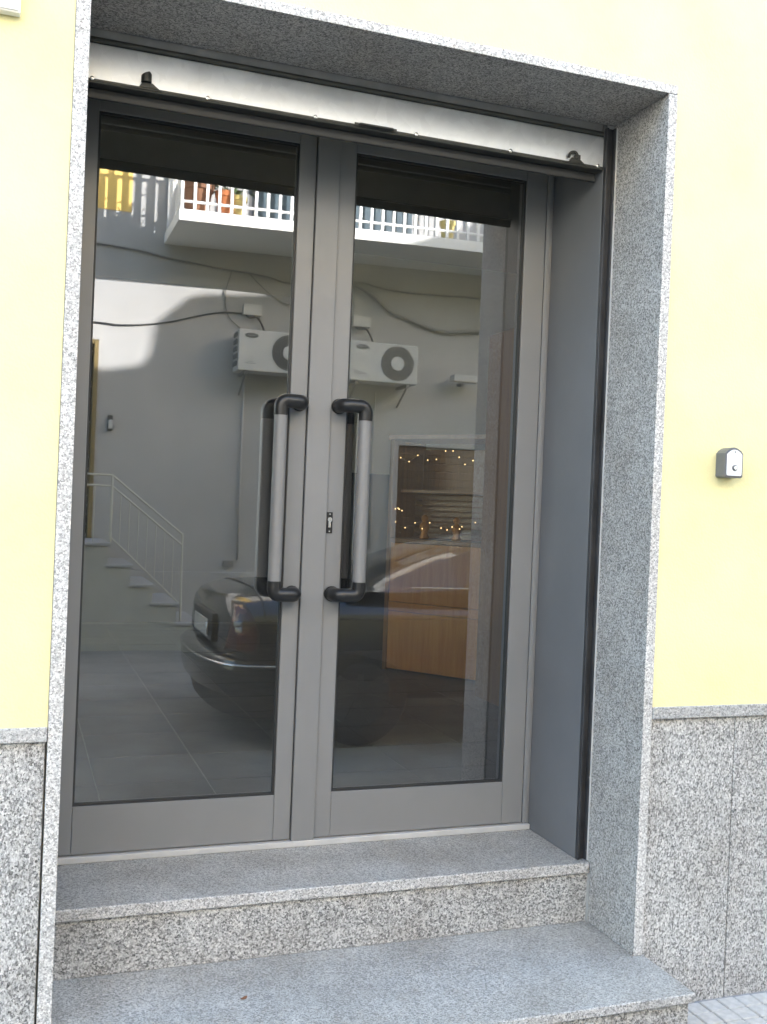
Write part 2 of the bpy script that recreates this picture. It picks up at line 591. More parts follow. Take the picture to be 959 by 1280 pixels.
# ------------------------------------------------------------------ the yellow building
BLD = thing('yellow_building', 'yellow plastered building with a grey granite doorway and granite base', 'building', (0.0, 0.3, ZP))
bm = bmesh.new()
TOP = 5.5
bx(bm, -8, -0.807, 0.004, 0.66, 0.508, TOP)             # left of the door
bx(bm, 0.852, 8.2, 0.004, 0.66, 0.508, TOP)             # right of the door
bx(bm, -0.807, 0.852, 0.004, 0.286, 2.301, TOP)         # over the lintel
bx(bm, -0.807, 0.852, 0.43, 0.66, 2.30, TOP)            # behind the shutter slot
bx(bm, -0.807, 0.852, 0.286, 0.43, 2.75, TOP)           # cap of the slot
wall = obj('wall', bm, M['yellow_plaster'], BLD)
bm = bmesh.new()
bx(bm, -8, -0.807, 0.040, 0.66, ZP - 0.25, 0.508)
bx(bm, 0.852, 8.2, 0.040, 0.66, ZP - 0.25, 0.508)
bx(bm, 0.801, 0.852, 0.289, 0.66, -0.02, 2.30)          # masonry behind the jamb slabs
bx(bm, -0.85, -0.811, 0.289, 0.66, -0.02, 2.30)
obj('base_wall', bm, M['grey_render'], BLD)
# roof and the taller end of the row, which throws the shadow on the house opposite
bm = bmesh.new()
bx(bm, -2.3, 8.2, 0.66, 6.8, TOP - 0.25, TOP - 0.02)
obj('roof', bm, M['roof_tile'], BLD)
bm = bmesh.new()
poly = [(8.21, ZP), (8.21, 5.50), (8.44, 5.55), (8.66, 5.62), (8.74, 5.75), (8.76, 5.98), (8.80, 6.08), (9.10, 6.36), (9.8, 6.44), (10.1, 6.55), (12.5, 7.6), (15.5, 8.2), (20, 8.2), (20, ZP)]
prism_y(bm, poly, 0.006, 0.12)
obj('end_block', bm, M['yellow_plaster'], BLD)
# granite door surround: two jamb slabs and a lintel slab
bm = box(XLO, XLI, 0.0, YS, Z1 - 0.01, ZLB - 0.001, 0.0015)
obj('jamb', bm, [M['granite_jamb']], BLD)
bm = box(XRI, XRO, 0.0, YS, Z1 + 0.001, ZLB - 0.001, 0.0015)
obj('jamb', bm, [M['granite_jamb']], BLD)
bm = box(XLO, XRO, 0.0, YS, ZLB, ZLT, 0.0015)
obj('lintel', bm, [M['granite_jamb']], BLD)
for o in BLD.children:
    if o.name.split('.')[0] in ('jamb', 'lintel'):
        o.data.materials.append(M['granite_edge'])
        for p in o.data.polygons:                         # front faces get a paler granite than the reveal
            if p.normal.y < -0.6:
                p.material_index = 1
# lower end of the left jamb beside the step
bm = box(XLO, XLI - 0.003, 0.002, 0.24, ZP, Z1 - 0.012)
obj('jamb_base', bm, M['granite_jamb'], BLD)
# dado slabs under a cap moulding
def dado(x0, x1, front):
    b = box(x0 + 0.0015, x1 - 0.0015, front, 0.038, ZP - 0.02, 0.4735, 0.0012, 1)
    return obj('dado_slab', b, M['granite_dado'], BLD)
xs = [0.852, 1.148, 1.445, 1.742, 2.04, 2.337, 2.634]
for i in range(6):
    dado(xs[i], xs[i + 1], 0.0065 + random.uniform(-0.0008, 0.0008))
xs = [-0.809, -1.105, -1.402, -1.70, -1.996, -2.292, -2.59]
for i in range(6):
    dado(xs[i + 1], xs[i], 0.0065 + random.uniform(-0.0008, 0.0008))
obj('dado', box(2.637, 8.2, 0.008, 0.038, ZP - 0.02, 0.4735), M['granite_dado'], BLD)
obj('dado', box(-8, -2.593, 0.008, 0.038, ZP - 0.02, 0.4735), M['granite_dado'], BLD)
for x0, x1 in ((0.8525, 2.2), (2.203, 8.2), (-2.2, -0.8075), (-8, -2.203)):
    obj('dado_cap', box(x0, x1, -0.004, 0.040, 0.4755, 0.510, 0.0025), M['granite_cap'], BLD)

# ------------------------------------------------------------------ entrance steps
ST = thing('entrance_steps', 'two grey granite steps leading up to the glass door', 'steps', (0.0, 0.1, ZP))
obj('upper_tread', box(XLI + 0.002, XRI - 0.002, 0.249, 0.66, -0.053, Z0, 0.0035, 3), M['granite_tread'], ST)
obj('upper_riser', box(XLI + 0.002, XRI - 0.002, 0.260, 0.285, Z1 + 0.0005, -0.0535, 0.001, 1), M['granite_riser'], ST)
obj('lower_tread', box(-0.83, 0.857, -0.239, 0.286, -0.232, Z1, 0.0035, 3), M['granite_tread'], ST)
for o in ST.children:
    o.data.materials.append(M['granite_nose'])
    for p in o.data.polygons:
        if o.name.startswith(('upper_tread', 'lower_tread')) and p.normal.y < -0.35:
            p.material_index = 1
obj('lower_riser', box(-0.82, 0.846, -0.225, -0.200, ZP - 0.01, -0.2325, 0.001, 1), M['granite_riser'], ST)
obj('lower_riser', box(0.821, 0.846, -0.1995, 0.002, ZP - 0.01, -0.2325, 0.001, 1), M['granite_riser'], ST)
obj('mortar_joint', box(0.8175, 0.8205, 0.246, 0.2595, Z1 + 0.001, -0.0545), M['tile_grout'], ST)
bm = bmesh.new()
bx(bm, -0.80, 0.80, 0.29, 0.65, ZP, -0.054)
bx(bm, -0.80, 0.815, -0.19, 0.28, ZP, -0.233)
obj('core', bm, M['grey_render'], ST)

# ------------------------------------------------------------------ door frame and leaves
FR = thing('door_frame', 'grey metal door frame with blue grey side panel inside the granite doorway', 'door frame', (0.0, 0.62, 0.0))
F0, F1 = 0.600, 0.655
obj('frame_post', box(0.7655, 0.7885, 0.597, 0.66, -0.001, 2.257, 0.002), M['frame_grey'], FR)
obj('frame_post', box(-0.798, -0.7675, 0.597, 0.66, -0.001, 2.257, 0.002), M['frame_grey'], FR)
obj('frame_head', box(-0.798, 0.7885, 0.597, 0.66, 2.258, 2.299, 0.002), M['frame_grey'], FR)
obj('threshold', box(-0.798, 0.7885, 0.585, 0.66, -0.0195, -0.0015, 0.002), M['sill_alu'], FR)
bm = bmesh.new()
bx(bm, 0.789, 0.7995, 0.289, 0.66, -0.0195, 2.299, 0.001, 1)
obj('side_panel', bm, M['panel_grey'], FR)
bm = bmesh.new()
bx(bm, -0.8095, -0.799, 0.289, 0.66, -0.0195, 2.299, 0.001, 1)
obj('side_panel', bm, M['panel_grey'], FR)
for x in (0.7765, -0.783):                                # slim cover strips on the posts
    obj('cover_strip', box(x - 0.004, x + 0.004, 0.5945, 0.5968, 0.0, 2.255, 0.0008, 1), M['frame_grey'], FR)

def gasket(x0, x1, z0, z1, w=0.006):
    b = bmesh.new()
    ya, yb = 0.606, 0.623
    bx(b, x0, x1, ya, yb, z0, z0 + w)
    bx(b, x0, x1, ya, yb, z1 - w, z1)
    bx(b, x0, x0 + w, ya, yb, z0 + w, z1 - w)
    bx(b, x1 - w, x1, ya, yb, z0 + w, z1 - w)
    return b

def pane(x0, x1, z0, z1):
    b = bmesh.new()
    vs = [b.verts.new((x, y, z)) for x in (x0, x1) for y in (0.615, 0.623) for z in (z0, z1)]
    for k, q in enumerate([(0, 1, 3, 2), (4, 6, 7, 5), (0, 4, 5, 1), (2, 3, 7, 6), (0, 2, 6, 4), (1, 5, 7, 3)]):
        f = b.faces.new([vs[i] for i in q])
        f.material_index = 0 if k == 2 else 1
    return b

M['glass_inner'] = glass_mat('glass_inner', (0.97, 0.97, 0.97), 0.0)
# plain pass-through inner face
nt = M['glass_inner'].node_tree
for l in list(nt.links):
    if l.to_node.type == 'OUTPUT_MATERIAL':
        nt.links.remove(l)
nt.links.new([n for n in nt.nodes if n.type == 'BSDF_TRANSPARENT'][0].outputs[0], [n for n in nt.nodes if n.type == 'OUTPUT_MATERIAL'][0].inputs[0])

def pull(parent, gx, mx, gy=0.540, zb=0.775, zt=1.368, r=0.0205):
    b = bmesh.new()
    tube(b, [(gx, gy, 0.815), (gx, gy, 1.325)], r, 24)
    grip = obj('pull_handle', b, M['handle_alu'], parent, 'auto')
    for z_end, z_c in ((1.323, zt), (0.817, zb)):
        b = bmesh.new()
        sgn = 1 if z_c > z_end else -1
        path = fillet([(gx, gy, z_end), (gx, gy, z_c), (mx, gy, z_c), (mx, 0.5995, z_c)], 0.042, 10)
        tube(b, path, r + 0.0012, 24)
        disc(b, (mx, 0.5935, z_c), r + 0.004, (0, 1, 0), 0.0055, 24)
        obj('handle_bend', b, M['handle_black'], grip, 'auto')
    # its twin on the shop side of the glass
    gy2, ym = 1.262 - gy, 0.6555
    b = bmesh.new()
    tube(b, [(gx, gy2, 0.815), (gx, gy2, 1.325)], r, 24)
    grip2 = obj('pull_handle', b, M['handle_alu'], parent, 'auto')
    for z_end, z_c in ((1.323, zt), (0.817, zb)):
        b = bmesh.new()
        tube(b, fillet([(gx, gy2, z_end), (gx, gy2, z_c), (mx, gy2, z_c), (mx, ym, z_c)], 0.042, 10), r + 0.0012, 24)
        obj('handle_bend', b, M['handle_black'], grip2, 'auto')
    return grip

def leaf(label, x0, gx0, gx1, x1, zt=2.253, zb=0.002):
    t = thing('door_leaf', label, 'glass door', ((x0 + x1) / 2, 0.62, 0.0), 'glazed leaves of the double door')
    ZGB, ZGT = 0.143, 2.177
    obj('stile', box(x0, gx0, F0, F1, zb, zt, 0.0018), M['frame_grey'], t)
    obj('stile', box(gx1, x1, F0, F1, zb, zt, 0.0018), M['frame_grey'], t)
    obj('bottom_rail', box(gx0 + 0.0006, gx1 - 0.0006, F0 + 0.0006, F1, zb, ZGB, 0.0018), M['frame_grey'], t)
    obj('top_rail', box(gx0 + 0.0006, gx1 - 0.0006, F0 + 0.0006, F1, ZGT, zt, 0.0018), M['frame_grey'], t)
    obj('glass_pane', pane(gx0 - 0.004, gx1 + 0.004, ZGB - 0.004, ZGT + 0.004), [M['door_glass'], M['glass_inner']], t)
    obj('gasket', gasket(gx0, gx1, ZGB, ZGT), M['gasket_black'], t)
    return t

L1 = leaf('left leaf of the grey glass double door, next to the near granite jamb', -0.765, -0.709, -0.104, -0.0505)
pull(L1, -0.147, -0.076)
L2 = leaf('right leaf of the grey glass double door, with the small black lock plate', 0.0275, 0.081, 0.687, 0.763)
obj('cover_plate', box(-0.0475, 0.0262, 0.590, 0.652, -0.003, 2.253, 0.002), M['frame_grey'], L2)
pull(L2, 0.125, 0.054)
bm = bmesh.new()
bx(bm, 0.0285, 0.0485, 0.5965, 0.5998, 0.966, 1.033, 0.0015, 2)
lock = obj('lock_plate', bm, M['handle_black'], L2)
bm = bmesh.new()
disc(bm, (0.0385, 0.5925, 1.009), 0.0075, (0, 1, 0), 0.006, 18)
bx(bm, 0.0345, 0.0425, 0.5930, 0.5985, 0.984, 1.006, 0.001, 1)
obj('lock_cylinder', bm, M['steel'], lock, 'auto')
bm = bmesh.new()
bx(bm, 0.0380, 0.0390, 0.5915, 0.5924, 1.005, 1.0135)
obj('keyhole', bm, M['gasket_black'], lock)
for z in (0.972, 1.027):
    bm = bmesh.new()
    disc(bm, (0.0385, 0.5955, z), 0.0026, (0, 1, 0), 0.002, 10)
    obj('screw', bm, M['steel'], lock, 'auto')

# ------------------------------------------------------------------ roller shutter
RS = thing('roller_shutter', 'galvanised roller shutter rolled up under the granite lintel with dark guides', 'shutter', (0.0, 0.3, 2.13))
SX0, SX1 = -0.7865, 0.7865
# bottom slat: a lightly dished steel strip with a rolled upper edge
bm = bmesh.new()
prof = [(0.2885, 2.143), (0.2878, 2.150), (0.2874, 2.175), (0.2874, 2.205), (0.2878, 2.228), (0.2890, 2.235), (0.2935, 2.238), (0.2965, 2.235), (0.2965, 2.143)]
a = [bm.verts.new((SX0, y, z)) for y, z in prof]
b = [bm.verts.new((SX1, y, z)) for y, z in prof]
for i in range(len(prof)):
    j = (i + 1) % len(prof)
    bm.faces.new((a[i], a[j], b[j], b[i]))
bm.faces.new(a[::-1])
bm.faces.new(b)
obj('bottom_slat', bm, M['galvanised'], RS, 'auto')
bm = bmesh.new()
tube(bm, [(SX0, 0.296, 2.247), (SX1, 0.296, 2.247)], 0.0085, 14)
obj('slat_hinge', bm, M['shutter_edge'], RS, 'auto')
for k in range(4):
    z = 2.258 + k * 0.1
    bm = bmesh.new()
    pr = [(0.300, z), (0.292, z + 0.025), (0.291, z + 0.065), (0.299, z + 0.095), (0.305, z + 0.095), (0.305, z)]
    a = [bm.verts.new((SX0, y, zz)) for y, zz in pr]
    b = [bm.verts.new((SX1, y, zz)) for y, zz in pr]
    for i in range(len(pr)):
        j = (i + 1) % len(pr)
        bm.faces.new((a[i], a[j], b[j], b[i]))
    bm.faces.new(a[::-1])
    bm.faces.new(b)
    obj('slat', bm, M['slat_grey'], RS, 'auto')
bm = bmesh.new()
bx(bm, SX0, SX1, 0.2835, 0.330, 2.1310, 2.1345, 0.001, 1)
bx(bm, SX0, SX1, 0.2842, 0.2870, 2.1350, 2.1425, 0.001, 1)
obj('bottom_bar', bm, M['shutter_edge'], RS)
obj('added_lip', box(SX0 + 0.004, SX1 - 0.006, 0.318, 0.328, 2.104, 2.1305, 0.002, 1), M['gasket_black'], RS)  # added dark lip, lowers the shutter's dark band mirrored in the glass
for x in (-0.75, -0.448, -0.145, 0.16, 0.465, 0.767):
    bm = bmesh.new()
    tube(bm, [(x, 0.2880, 2.1425), (x, 0.2830, 2.1425), (x, 0.2815, 2.1425)], [0.006, 0.0055, 0.003], 14)
    obj('rivet', bm, M['steel'], RS, 'auto')
for x, s in ((-0.612, 1), (0.681, 0)):
    bm = bmesh.new()
    bx(bm, x - 0.040, x + 0.042, 0.2800, 0.2840, 2.1345, 2.1400, 0.001, 1)
    prism_y(bm, [(x - 0.018, 2.1402), (x + 0.034, 2.1402), (x + 0.016, 2.153), (x - 0.010, 2.153)], 0.2785, 0.2845)
    hk = obj('shutter_lock', bm, M['oxidised'], RS)
    bm = bmesh.new()
    if s:
        tube(bm, [(x, 0.2790, 2.1535), (x, 0.2785, 2.172), (x - 0.002, 0.2785, 2.176)], [0.0135, 0.0140, 0.0125], 16)
    else:
        tube(bm, spline([(x - 0.020, 0.280, 2.152), (x - 0.014, 0.279, 2.166), (x, 0.278, 2.170), (x + 0.010, 0.278, 2.160), (x + 0.012, 0.279, 2.150)], 5), 0.0045, 10)
        bx(bm, x + 0.001, x + 0.020, 0.2765, 0.2835, 2.1500, 2.1640, 0.001, 1)
    obj('latch_knob', bm, M['oxidised'], hk, 'auto')
bm = bmesh.new()
bx(bm, -0.030, 0.098, 0.2800, 0.2835, 2.1372, 2.1462, 0.001, 1)
hp = obj('lift_handle', bm, M['shutter_edge'], RS)
bm = bmesh.new()
tube(bm, fillet([(-0.016, 0.281, 2.142), (-0.016, 0.271, 2.140), (0.084, 0.271, 2.140), (0.084, 0.281, 2.142)], 0.006, 4), 0.0035, 10)
obj('grip', bm, M['oxidised'], hp, 'auto')
# guides: U-shaped channels, open towards the shutter
for s, xa, xb in ((1, 0.7885, 0.8205), (-1, -0.8075, -0.7875)):
    bm = bmesh.new()
    if s == 1:
        bx(bm, 0.7888, 0.7960, 0.2720, 0.2880, -0.018, 2.262, 0.001, 1)
        bx(bm, 0.8130, 0.8200, 0.2665, 0.2880, -0.018, 2.262, 0.001, 1)
        bx(bm, 0.7962, 0.8128, 0.2815, 0.2882, -0.018, 2.262)
    else:
        bx(bm, -0.7725, -0.7660, 0.2720, 0.2868, -0.018, 2.262, 0.001, 1)
    gd = obj('guide_rail', bm, M['guide_dark'], RS)
    if s == 1:
        bm = bmesh.new()
        bx(bm, 0.8172, 0.8206, 0.2610, 0.2662, -0.017, 2.262, 0.0005, 1)
        obj('guide_trim', bm, M['sill_alu'], gd)
        for z in (2.03, 1.793, 1.531, 1.262, 0.993, 0.752, 0.471, 0.24, 0.012):
            bm = bmesh.new()
            disc(bm, (0.8165, 0.2668, z), 0.0032, (0, -1, 0), 0.003, 10, 0.002)
            obj('screw', bm, M['steel'], gd, 'auto')

# ------------------------------------------------------------------ things on the yellow wall
DB = thing('doorbell', 'small dark doorbell with an arched white face on the yellow wall', 'doorbell', (1.066, 0.004, 1.225))
def arch(x0, x1, z0, z1, rise, rc, n=8):
    p = []
    cx = (x0 + x1) / 2
    for k in range(5):
        a = PI + (PI / 2) * k / 4
        p.append((x0 + rc + rc * math.cos(a), z0 + rc + rc * math.sin(a)))
    for k in range(5):
        a = 1.5 * PI + (PI / 2) * k / 4
        p.append((x1 - rc + rc * math.cos(a), z0 + rc + rc * math.sin(a)))
    for k in range(n + 1):
        t = 1 - 2 * k / n
        p.append((cx + t * (x1 - x0) / 2, z1 - rise + rise * (1 - t * t)))
    return p
bm = bmesh.new()
prism_y(bm, arch(1.036, 1.100, 1.182, 1.271, 0.018, 0.007), -0.040, 0.003, 0.002)
obj('housing', bm, M['grey_plastic'], DB)
bm = bmesh.new()
prism_y(bm, arch(1.042, 1.094, 1.188, 1.264, 0.014, 0.005), -0.0425, -0.0385, 0.0008)
fc = obj('face_plate', bm, M['white_plastic'], DB)
bm = bmesh.new()
tube(bm, [(1.068, -0.0424, 1.211), (1.068, -0.0460, 1.211), (1.068, -0.0472, 1.211)], [0.0085, 0.0085, 0.0065], 20)
obj('bell_ring', bm, M['grey_plastic'], fc, 'auto')
bm = bmesh.new()
disc(bm, (1.068, -0.0470, 1.211), 0.0052, (0, -1, 0), 0.0012, 18)
obj('bell_button', bm, M['white_plastic'], fc, 'auto')
bm = bmesh.new()
bx(bm, 1.0665, 1.0695, -0.0432, -0.0424, 1.254, 1.260)
obj('indicator', bm, M['grey_plastic'], fc)

WB = thing('junction_box', 'white box on the yellow wall left of the doorway, cut by the picture edge', 'box', (-1.03, 0.004, 2.25))
obj('box_body', box(-1.14, -0.927, -0.022, 0.003, 2.140, 2.36, 0.003), M['white_plastic'], WB)
obj('box_lid', box(-1.136, -0.931, -0.0255, -0.0222, 2.144, 2.356, 0.002), M['white_plastic'], WB)

# ------------------------------------------------------------------ shop interior behind the glass
bm = bmesh.new()
bx(bm, -2.2, 3.4, 0.661, 6.4, -0.05, -0.004)
shop_floor = struct('shop_floor', bm, M['tile_grout'])
TS = 0.405
bm = bmesh.new()
bx(bm, -TS / 2 + 0.0025, TS / 2 - 0.0025, -TS / 2 + 0.0025, TS / 2 - 0.0025, -0.003, 0.0, 0.0008, 1)
bmesh.ops.recalc_face_normals(bm, faces=bm.faces)
ft = bpy.data.meshes.new('floor_tile')
bm.to_mesh(ft)
bm.free()
ft.materials.append(M['floor_tile'])
for i in range(-4, 8):
    for j in range(-3, 12):
        x = -0.18 + TS * (i + 0.5)
        y = 1.745 + TS * (j + 0.5)
        if x - TS / 2 < -2.2 or x + TS / 2 > 3.4 or y + TS / 2 > 6.4:
            continue
        cut = y - TS / 2 < 0.661
        o = bpy.data.objects.new('floor_tile', ft)
        COL.objects.link(o)
        o.parent = shop_floor
        o.location = (x, 0.797 if cut else y, random.uniform(-0.0006, 0.0004))
        if cut:                                            # the first row is cut to fit against the door
            o.scale = (1, 0.66, 1)
bm = bmesh.new()
# added unseen opening in the left wall lets skylight onto the cabinet
bx(bm, -2.3, -2.2, 0.661, 1.6, -0.05, 2.9)
bx(bm, -2.3, -2.2, 3.6, 6.5, -0.05, 2.9)
bx(bm, -2.3, -2.2, 1.6, 3.6, -0.05, 1.0)
bx(bm, -2.3, -2.2, 1.6, 3.6, 2.35, 2.9)
bx(bm, 3.4, 3.5, 0.661, 6.5, -0.05, 2.9)
bx(bm, -2.2, 3.4, 6.4, 6.5, -0.05, 2.9)
sw = struct('shop_wall', bm, M['shop_wall'])
bm = bmesh.new()
bx(bm, -2.3, 3.5, 0.661, 6.5, 2.901, 3.0)
struct('shop_ceiling', bm, M['shop_ceiling'])

# wooden cabinet standing at an angle: local x along its front, local y backwards
def cab_xf(bm_):
    ang = math.atan2(3.07 - 3.777, 1.917 - 1.391)
    bmesh.ops.rotate(bm_, verts=bm_.verts, cent=(0, 0, 0), matrix=Matrix.Rotation(ang, 3, 'Z'))
    bmesh.ops.translate(bm_, verts=bm_.verts, vec=(1.391, 3.777, 0))
    return bm_
CB = thing('display_cabinet', 'wooden cabinet with a string of warm fairy lights, behind the right glass leaf', 'cabinet', (1.391, 3.777, 0.0))
CW = 1.15
def cbx(name, mat, *a, parent=None, bev=0.002):
    b = bmesh.new()
    bx(b, *a, bev, 1)
    return obj(name, cab_xf(b), mat, parent or CB)
cbx('side_panel', M['wood_dark'], 0.0, 0.03, 0.0, 0.40, 0.0, 1.50)
cbx('side_panel', M['wood_dark'], CW - 0.03, CW, 0.0, 0.40, 0.0, 1.50)
cbx('back_panel', M['wood_dark'], 0.032, CW - 0.032, 0.37, 0.39, 0.0, 1.46)
cbx('top_panel', M['wood_dark'], -0.01, CW + 0.01, -0.01, 0.41, 1.502, 1.53)
cbx('bottom_panel', M['wood_panel'], 0.032, CW - 0.032, 0.004, 0.022, 0.012, 0.385)
cbx('mid_rail', M['wood_panel'], 0.032, CW - 0.032, 0.000, 0.022, 0.389, 0.445)
cbx('upper_panel', M['wood_panel'], 0.032, CW - 0.032, 0.004, 0.022, 0.449, 0.83)
cbx('shelf', M['wood_dark'], 0.032, CW - 0.032, 0.0, 0.365, 0.834, 0.86)
cbx('shelf', M['wood_dark'], 0.032, CW - 0.032, 0.10, 0.365, 1.16, 1.18)
for k in range(8):
    cbx('slat', M['wood_slat'], 0.034, CW - 0.034, 0.28, 0.292, 0.868 + k * 0.036, 0.868 + k * 0.036 + 0.026, bev=0.001)
# golden figures on the lower shelf
def figure(lx, h, label):
    t = None
    b = bmesh.new()
    lathe(b, (lx, 0.14, 0.861), [(0.030, 0.0), (0.034, 0.01), (0.020, h * 0.25), (0.034, h * 0.45), (0.030, h * 0.62), (0.012, h * 0.70), (0.022, h * 0.78), (0.024, h * 0.88), (0.014, h * 0.97), (0.003, h)], 14)
    c = cab_xf(b)
    o = obj('gold_figurine', c, M['gold'], None, True)
    tag(o, label, 'figurine', 'gold figurines on the cabinet shelf')
figure(0.20, 0.16, 'left gold figurine on the cabinet shelf behind the glass')
figure(0.44, 0.15, 'gold figurine nearer the middle of the cabinet shelf')
# fairy lights: wire and bulbs
def lights(pts, label, idx):
    t = thing('fairy_lights', label, 'fairy lights', (1.391, 3.777, pts[0][2]), 'fairy lights in the wooden cabinet')
    b = bmesh.new()
    tube(b, spline(pts, 3), 0.0008, 5)
    obj('wire', cab_xf(b), M['cable_dark'], t)
    for p in pts:
        b = bmesh.new()
        lathe(b, (p[0], p[1], p[2] - 0.004), [(0.0013, 0), (0.0037, 0.002), (0.0039, 0.005), (0.0018, 0.008)], 8)
        obj('bulb', cab_xf(b), M['fairy'], t, True)
lights([(0.07, 0.02, 1.385), (0.13, 0.03, 1.36), (0.20, 0.02, 1.40), (0.27, 0.03, 1.37), (0.34, 0.02, 1.375), (0.40, 0.03, 1.43), (0.46, 0.02, 1.43), (0.50, 0.03, 1.39), (0.55, 0.02, 1.345), (0.60, 0.03, 1.37)],
       'string of fairy lights across the top of the wooden cabinet', 0)
lights([(0.045, 0.02, 1.05), (0.06, 0.03, 1.055), (0.075, 0.02, 1.048), (0.09, 0.03, 1.04), (0.05, 0.02, 0.965), (0.12, 0.03, 0.93), (0.20, 0.02, 0.965), (0.25, 0.03, 0.93), (0.31, 0.02, 0.97), (0.39, 0.03, 0.94), (0.44, 0.02, 0.93), (0.47, 0.03, 0.95), (0.53, 0.02, 0.94), (0.54, 0.03, 0.955), (0.64, 0.02, 0.985), (0.70, 0.03, 0.96)],
       'string of fairy lights low over the cabinet shelf by the gold figurines', 1)
# pale partition behind the cabinet
bm = bmesh.new()
bx(bm, 1.25, 3.38, 4.6, 4.7, 1.301, 2.899)
obj('partition', bm, M['shop_white'], sw)
obj('partition_lower', box(1.25, 3.38, 4.59, 4.71, -0.003, 1.30), M['dark_void'], sw)  # very dark lower part of the partition
# dark brown edge-on door leaf standing open behind the right stile
WD = thing('wooden_door', 'brown wooden door standing open behind the right edge of the glass', 'door', (1.62, 2.3, 0.0))
bm = bmesh.new()
bx(bm, 1.585, 1.625, 2.05, 2.75, 0.01, 2.05, 0.002, 1)
wd = obj('door_panel', bm, M['wood_dark'], WD)
bm = bmesh.new()
tube(bm, fillet([(1.584, 2.10, 1.0), (1.535, 2.10, 1.0), (1.535, 2.22, 1.0)], 0.012, 5), 0.008, 10)
obj('handle', bm, M['steel'], wd, 'auto')

# ------------------------------------------------------------------ across the street (seen mirrored in the door glass)
OB = thing('opposite_building', 'white rendered house across the street, mirrored in the door glass', 'building', (0.0, WALL_Y, ZP))
bm = bmesh.new()
bx(bm, -14, -0.58, WALL_Y - 0.4, WALL_Y, ZP - 0.2, 3.96)
bx(bm, -0.58, -0.17, WALL_Y - 0.4, WALL_Y, ZP - 0.2, 0.60)
bx(bm, -0.58, -0.17, WALL_Y - 0.4, WALL_Y, 2.64, 3.96)
bx(bm, -0.17, 16, WALL_Y - 0.4, WALL_Y, ZP - 0.2, 3.96)
bx(bm, 0.10, 16, WALL_Y - 0.4, WALL_Y, 3.96, 7.4)
bx(bm, -14, -0.9, WALL_Y - 0.4, WALL_Y, 3.96, 7.4)
obj('wall', bm, M['opp_white'], OB)
bm = bmesh.new()
bx(bm, -0.9, 0.10, WALL_Y - 0.4, WALL_Y + 0.003, 3.962, 7.4)
obj('yellow_wall', bm, M['opp_yellow'], OB)
bm = bmesh.new()
bx(bm, -14, 16, WALL_Y - 8, WALL_Y - 0.41, ZP, 7.35)
obj('back_block', bm, M['opp_white'], OB)
bm = bmesh.new()
bx(bm, -14.1, 16.1, WALL_Y - 8.1, WALL_Y + 0.25, 7.405, 7.55)
obj('roof', bm, M['roof_tile'], OB)
bm = bmesh.new()
bx(bm, -0.17, 16, WALL_Y + 0.0005, WALL_Y + 0.03, ZP - 0.05, 0.305, 0.004, 1)
obj('plinth', bm, M['opp_white'], OB)
# balcony (sheared to climb slightly towards +x)
BX0, BX1, BY = 0.44, 7.5, -6.0
TILT = 0.024
def tilt(b):
    for v in b.verts:
        v.co.z += TILT * (v.co.x - BX0)
    return b
bm = bmesh.new()
bx(bm, BX0, BX1, WALL_Y + 0.001, BY, 3.68, 3.79, 0.004, 1)
slab = obj('balcony', tilt(bm), M['balcony_white'], OB)
bm = bmesh.new()
tube(bm, [(BX0 + 0.03, WALL_Y, 3.87), (BX0 + 0.03, BY - 0.03, 3.87), (BX1, BY - 0.03, 3.87)], 0.014, 8)
tube(bm, [(BX0 + 0.03, WALL_Y, 4.72), (BX0 + 0.03, BY - 0.03, 4.72), (BX1, BY - 0.03, 4.72)], 0.02, 8)
obj('railing', tilt(bm), M['rail_white'], slab, 'auto')
bm = bmesh.new()
bx(bm, -0.014, 0.014, -0.014, 0.014, 3.80, 4.71)
bl = bpy.data.meshes.new('baluster')
bmesh.ops.translate(bm, verts=bm.verts, vec=-root_loc(OB))
bm.to_mesh(bl)
bm.free()
bl.materials.append(M['rail_white'])
spots = [(BX0 + 0.03 + 0.118 * k, BY - 0.03) for k in range(56)] + [(BX0 + 0.03, BY - 0.03 - 0.118 * k) for k in range(1, 9)]
for x, y in spots:
    o = bpy.data.objects.new('baluster', bl)
    COL.objects.link(o)
    o.parent = slab
    o.location = (x, y, TILT * (x - BX0))
# entrance door with grille
bm = bmesh.new()
bx(bm, -0.58, -0.17, WALL_Y - 0.35, WALL_Y - 0.30, 0.60, 2.64)
od = obj('door', bm, M['dark_void'], OB)
bm = bmesh.new()
bx(bm, -0.215, -0.171, WALL_Y - 0.2, WALL_Y + 0.02, 0.605, 2.635, 0.004, 1)
bx(bm, -0.579, -0.535, WALL_Y - 0.2, WALL_Y + 0.02, 0.605, 2.635, 0.004, 1)
bx(bm, -0.534, -0.216, WALL_Y - 0.2, WALL_Y + 0.02, 2.59, 2.635, 0.004, 1)
obj('door_frame', bm, M['door_wood'], od)
bm = bmesh.new()
for z in (0.64, 0.95, 1.32, 1.44, 1.80, 2.16, 2.52):
    bx(bm, -0.533, -0.217, WALL_Y - 0.1, WALL_Y - 0.085, z, z + 0.016)
for x in (-0.47, -0.376, -0.28):
    bx(bm, x - 0.007, x + 0.007, WALL_Y - 0.084, WALL_Y - 0.070, 0.62, 2.58)
for k in range(3):
    tube(bm, [(-0.53, WALL_Y - 0.06, 0.66 + 0.1 * k), (-0.22, WALL_Y - 0.06, 0.96 + 0.1 * k)], 0.006, 6)
    tube(bm, [(-0.53, WALL_Y - 0.06, 0.96 + 0.1 * k), (-0.22, WALL_Y - 0.06, 0.66 + 0.1 * k)], 0.006, 6)
obj('grille', bm, M['rail_cream'], od)

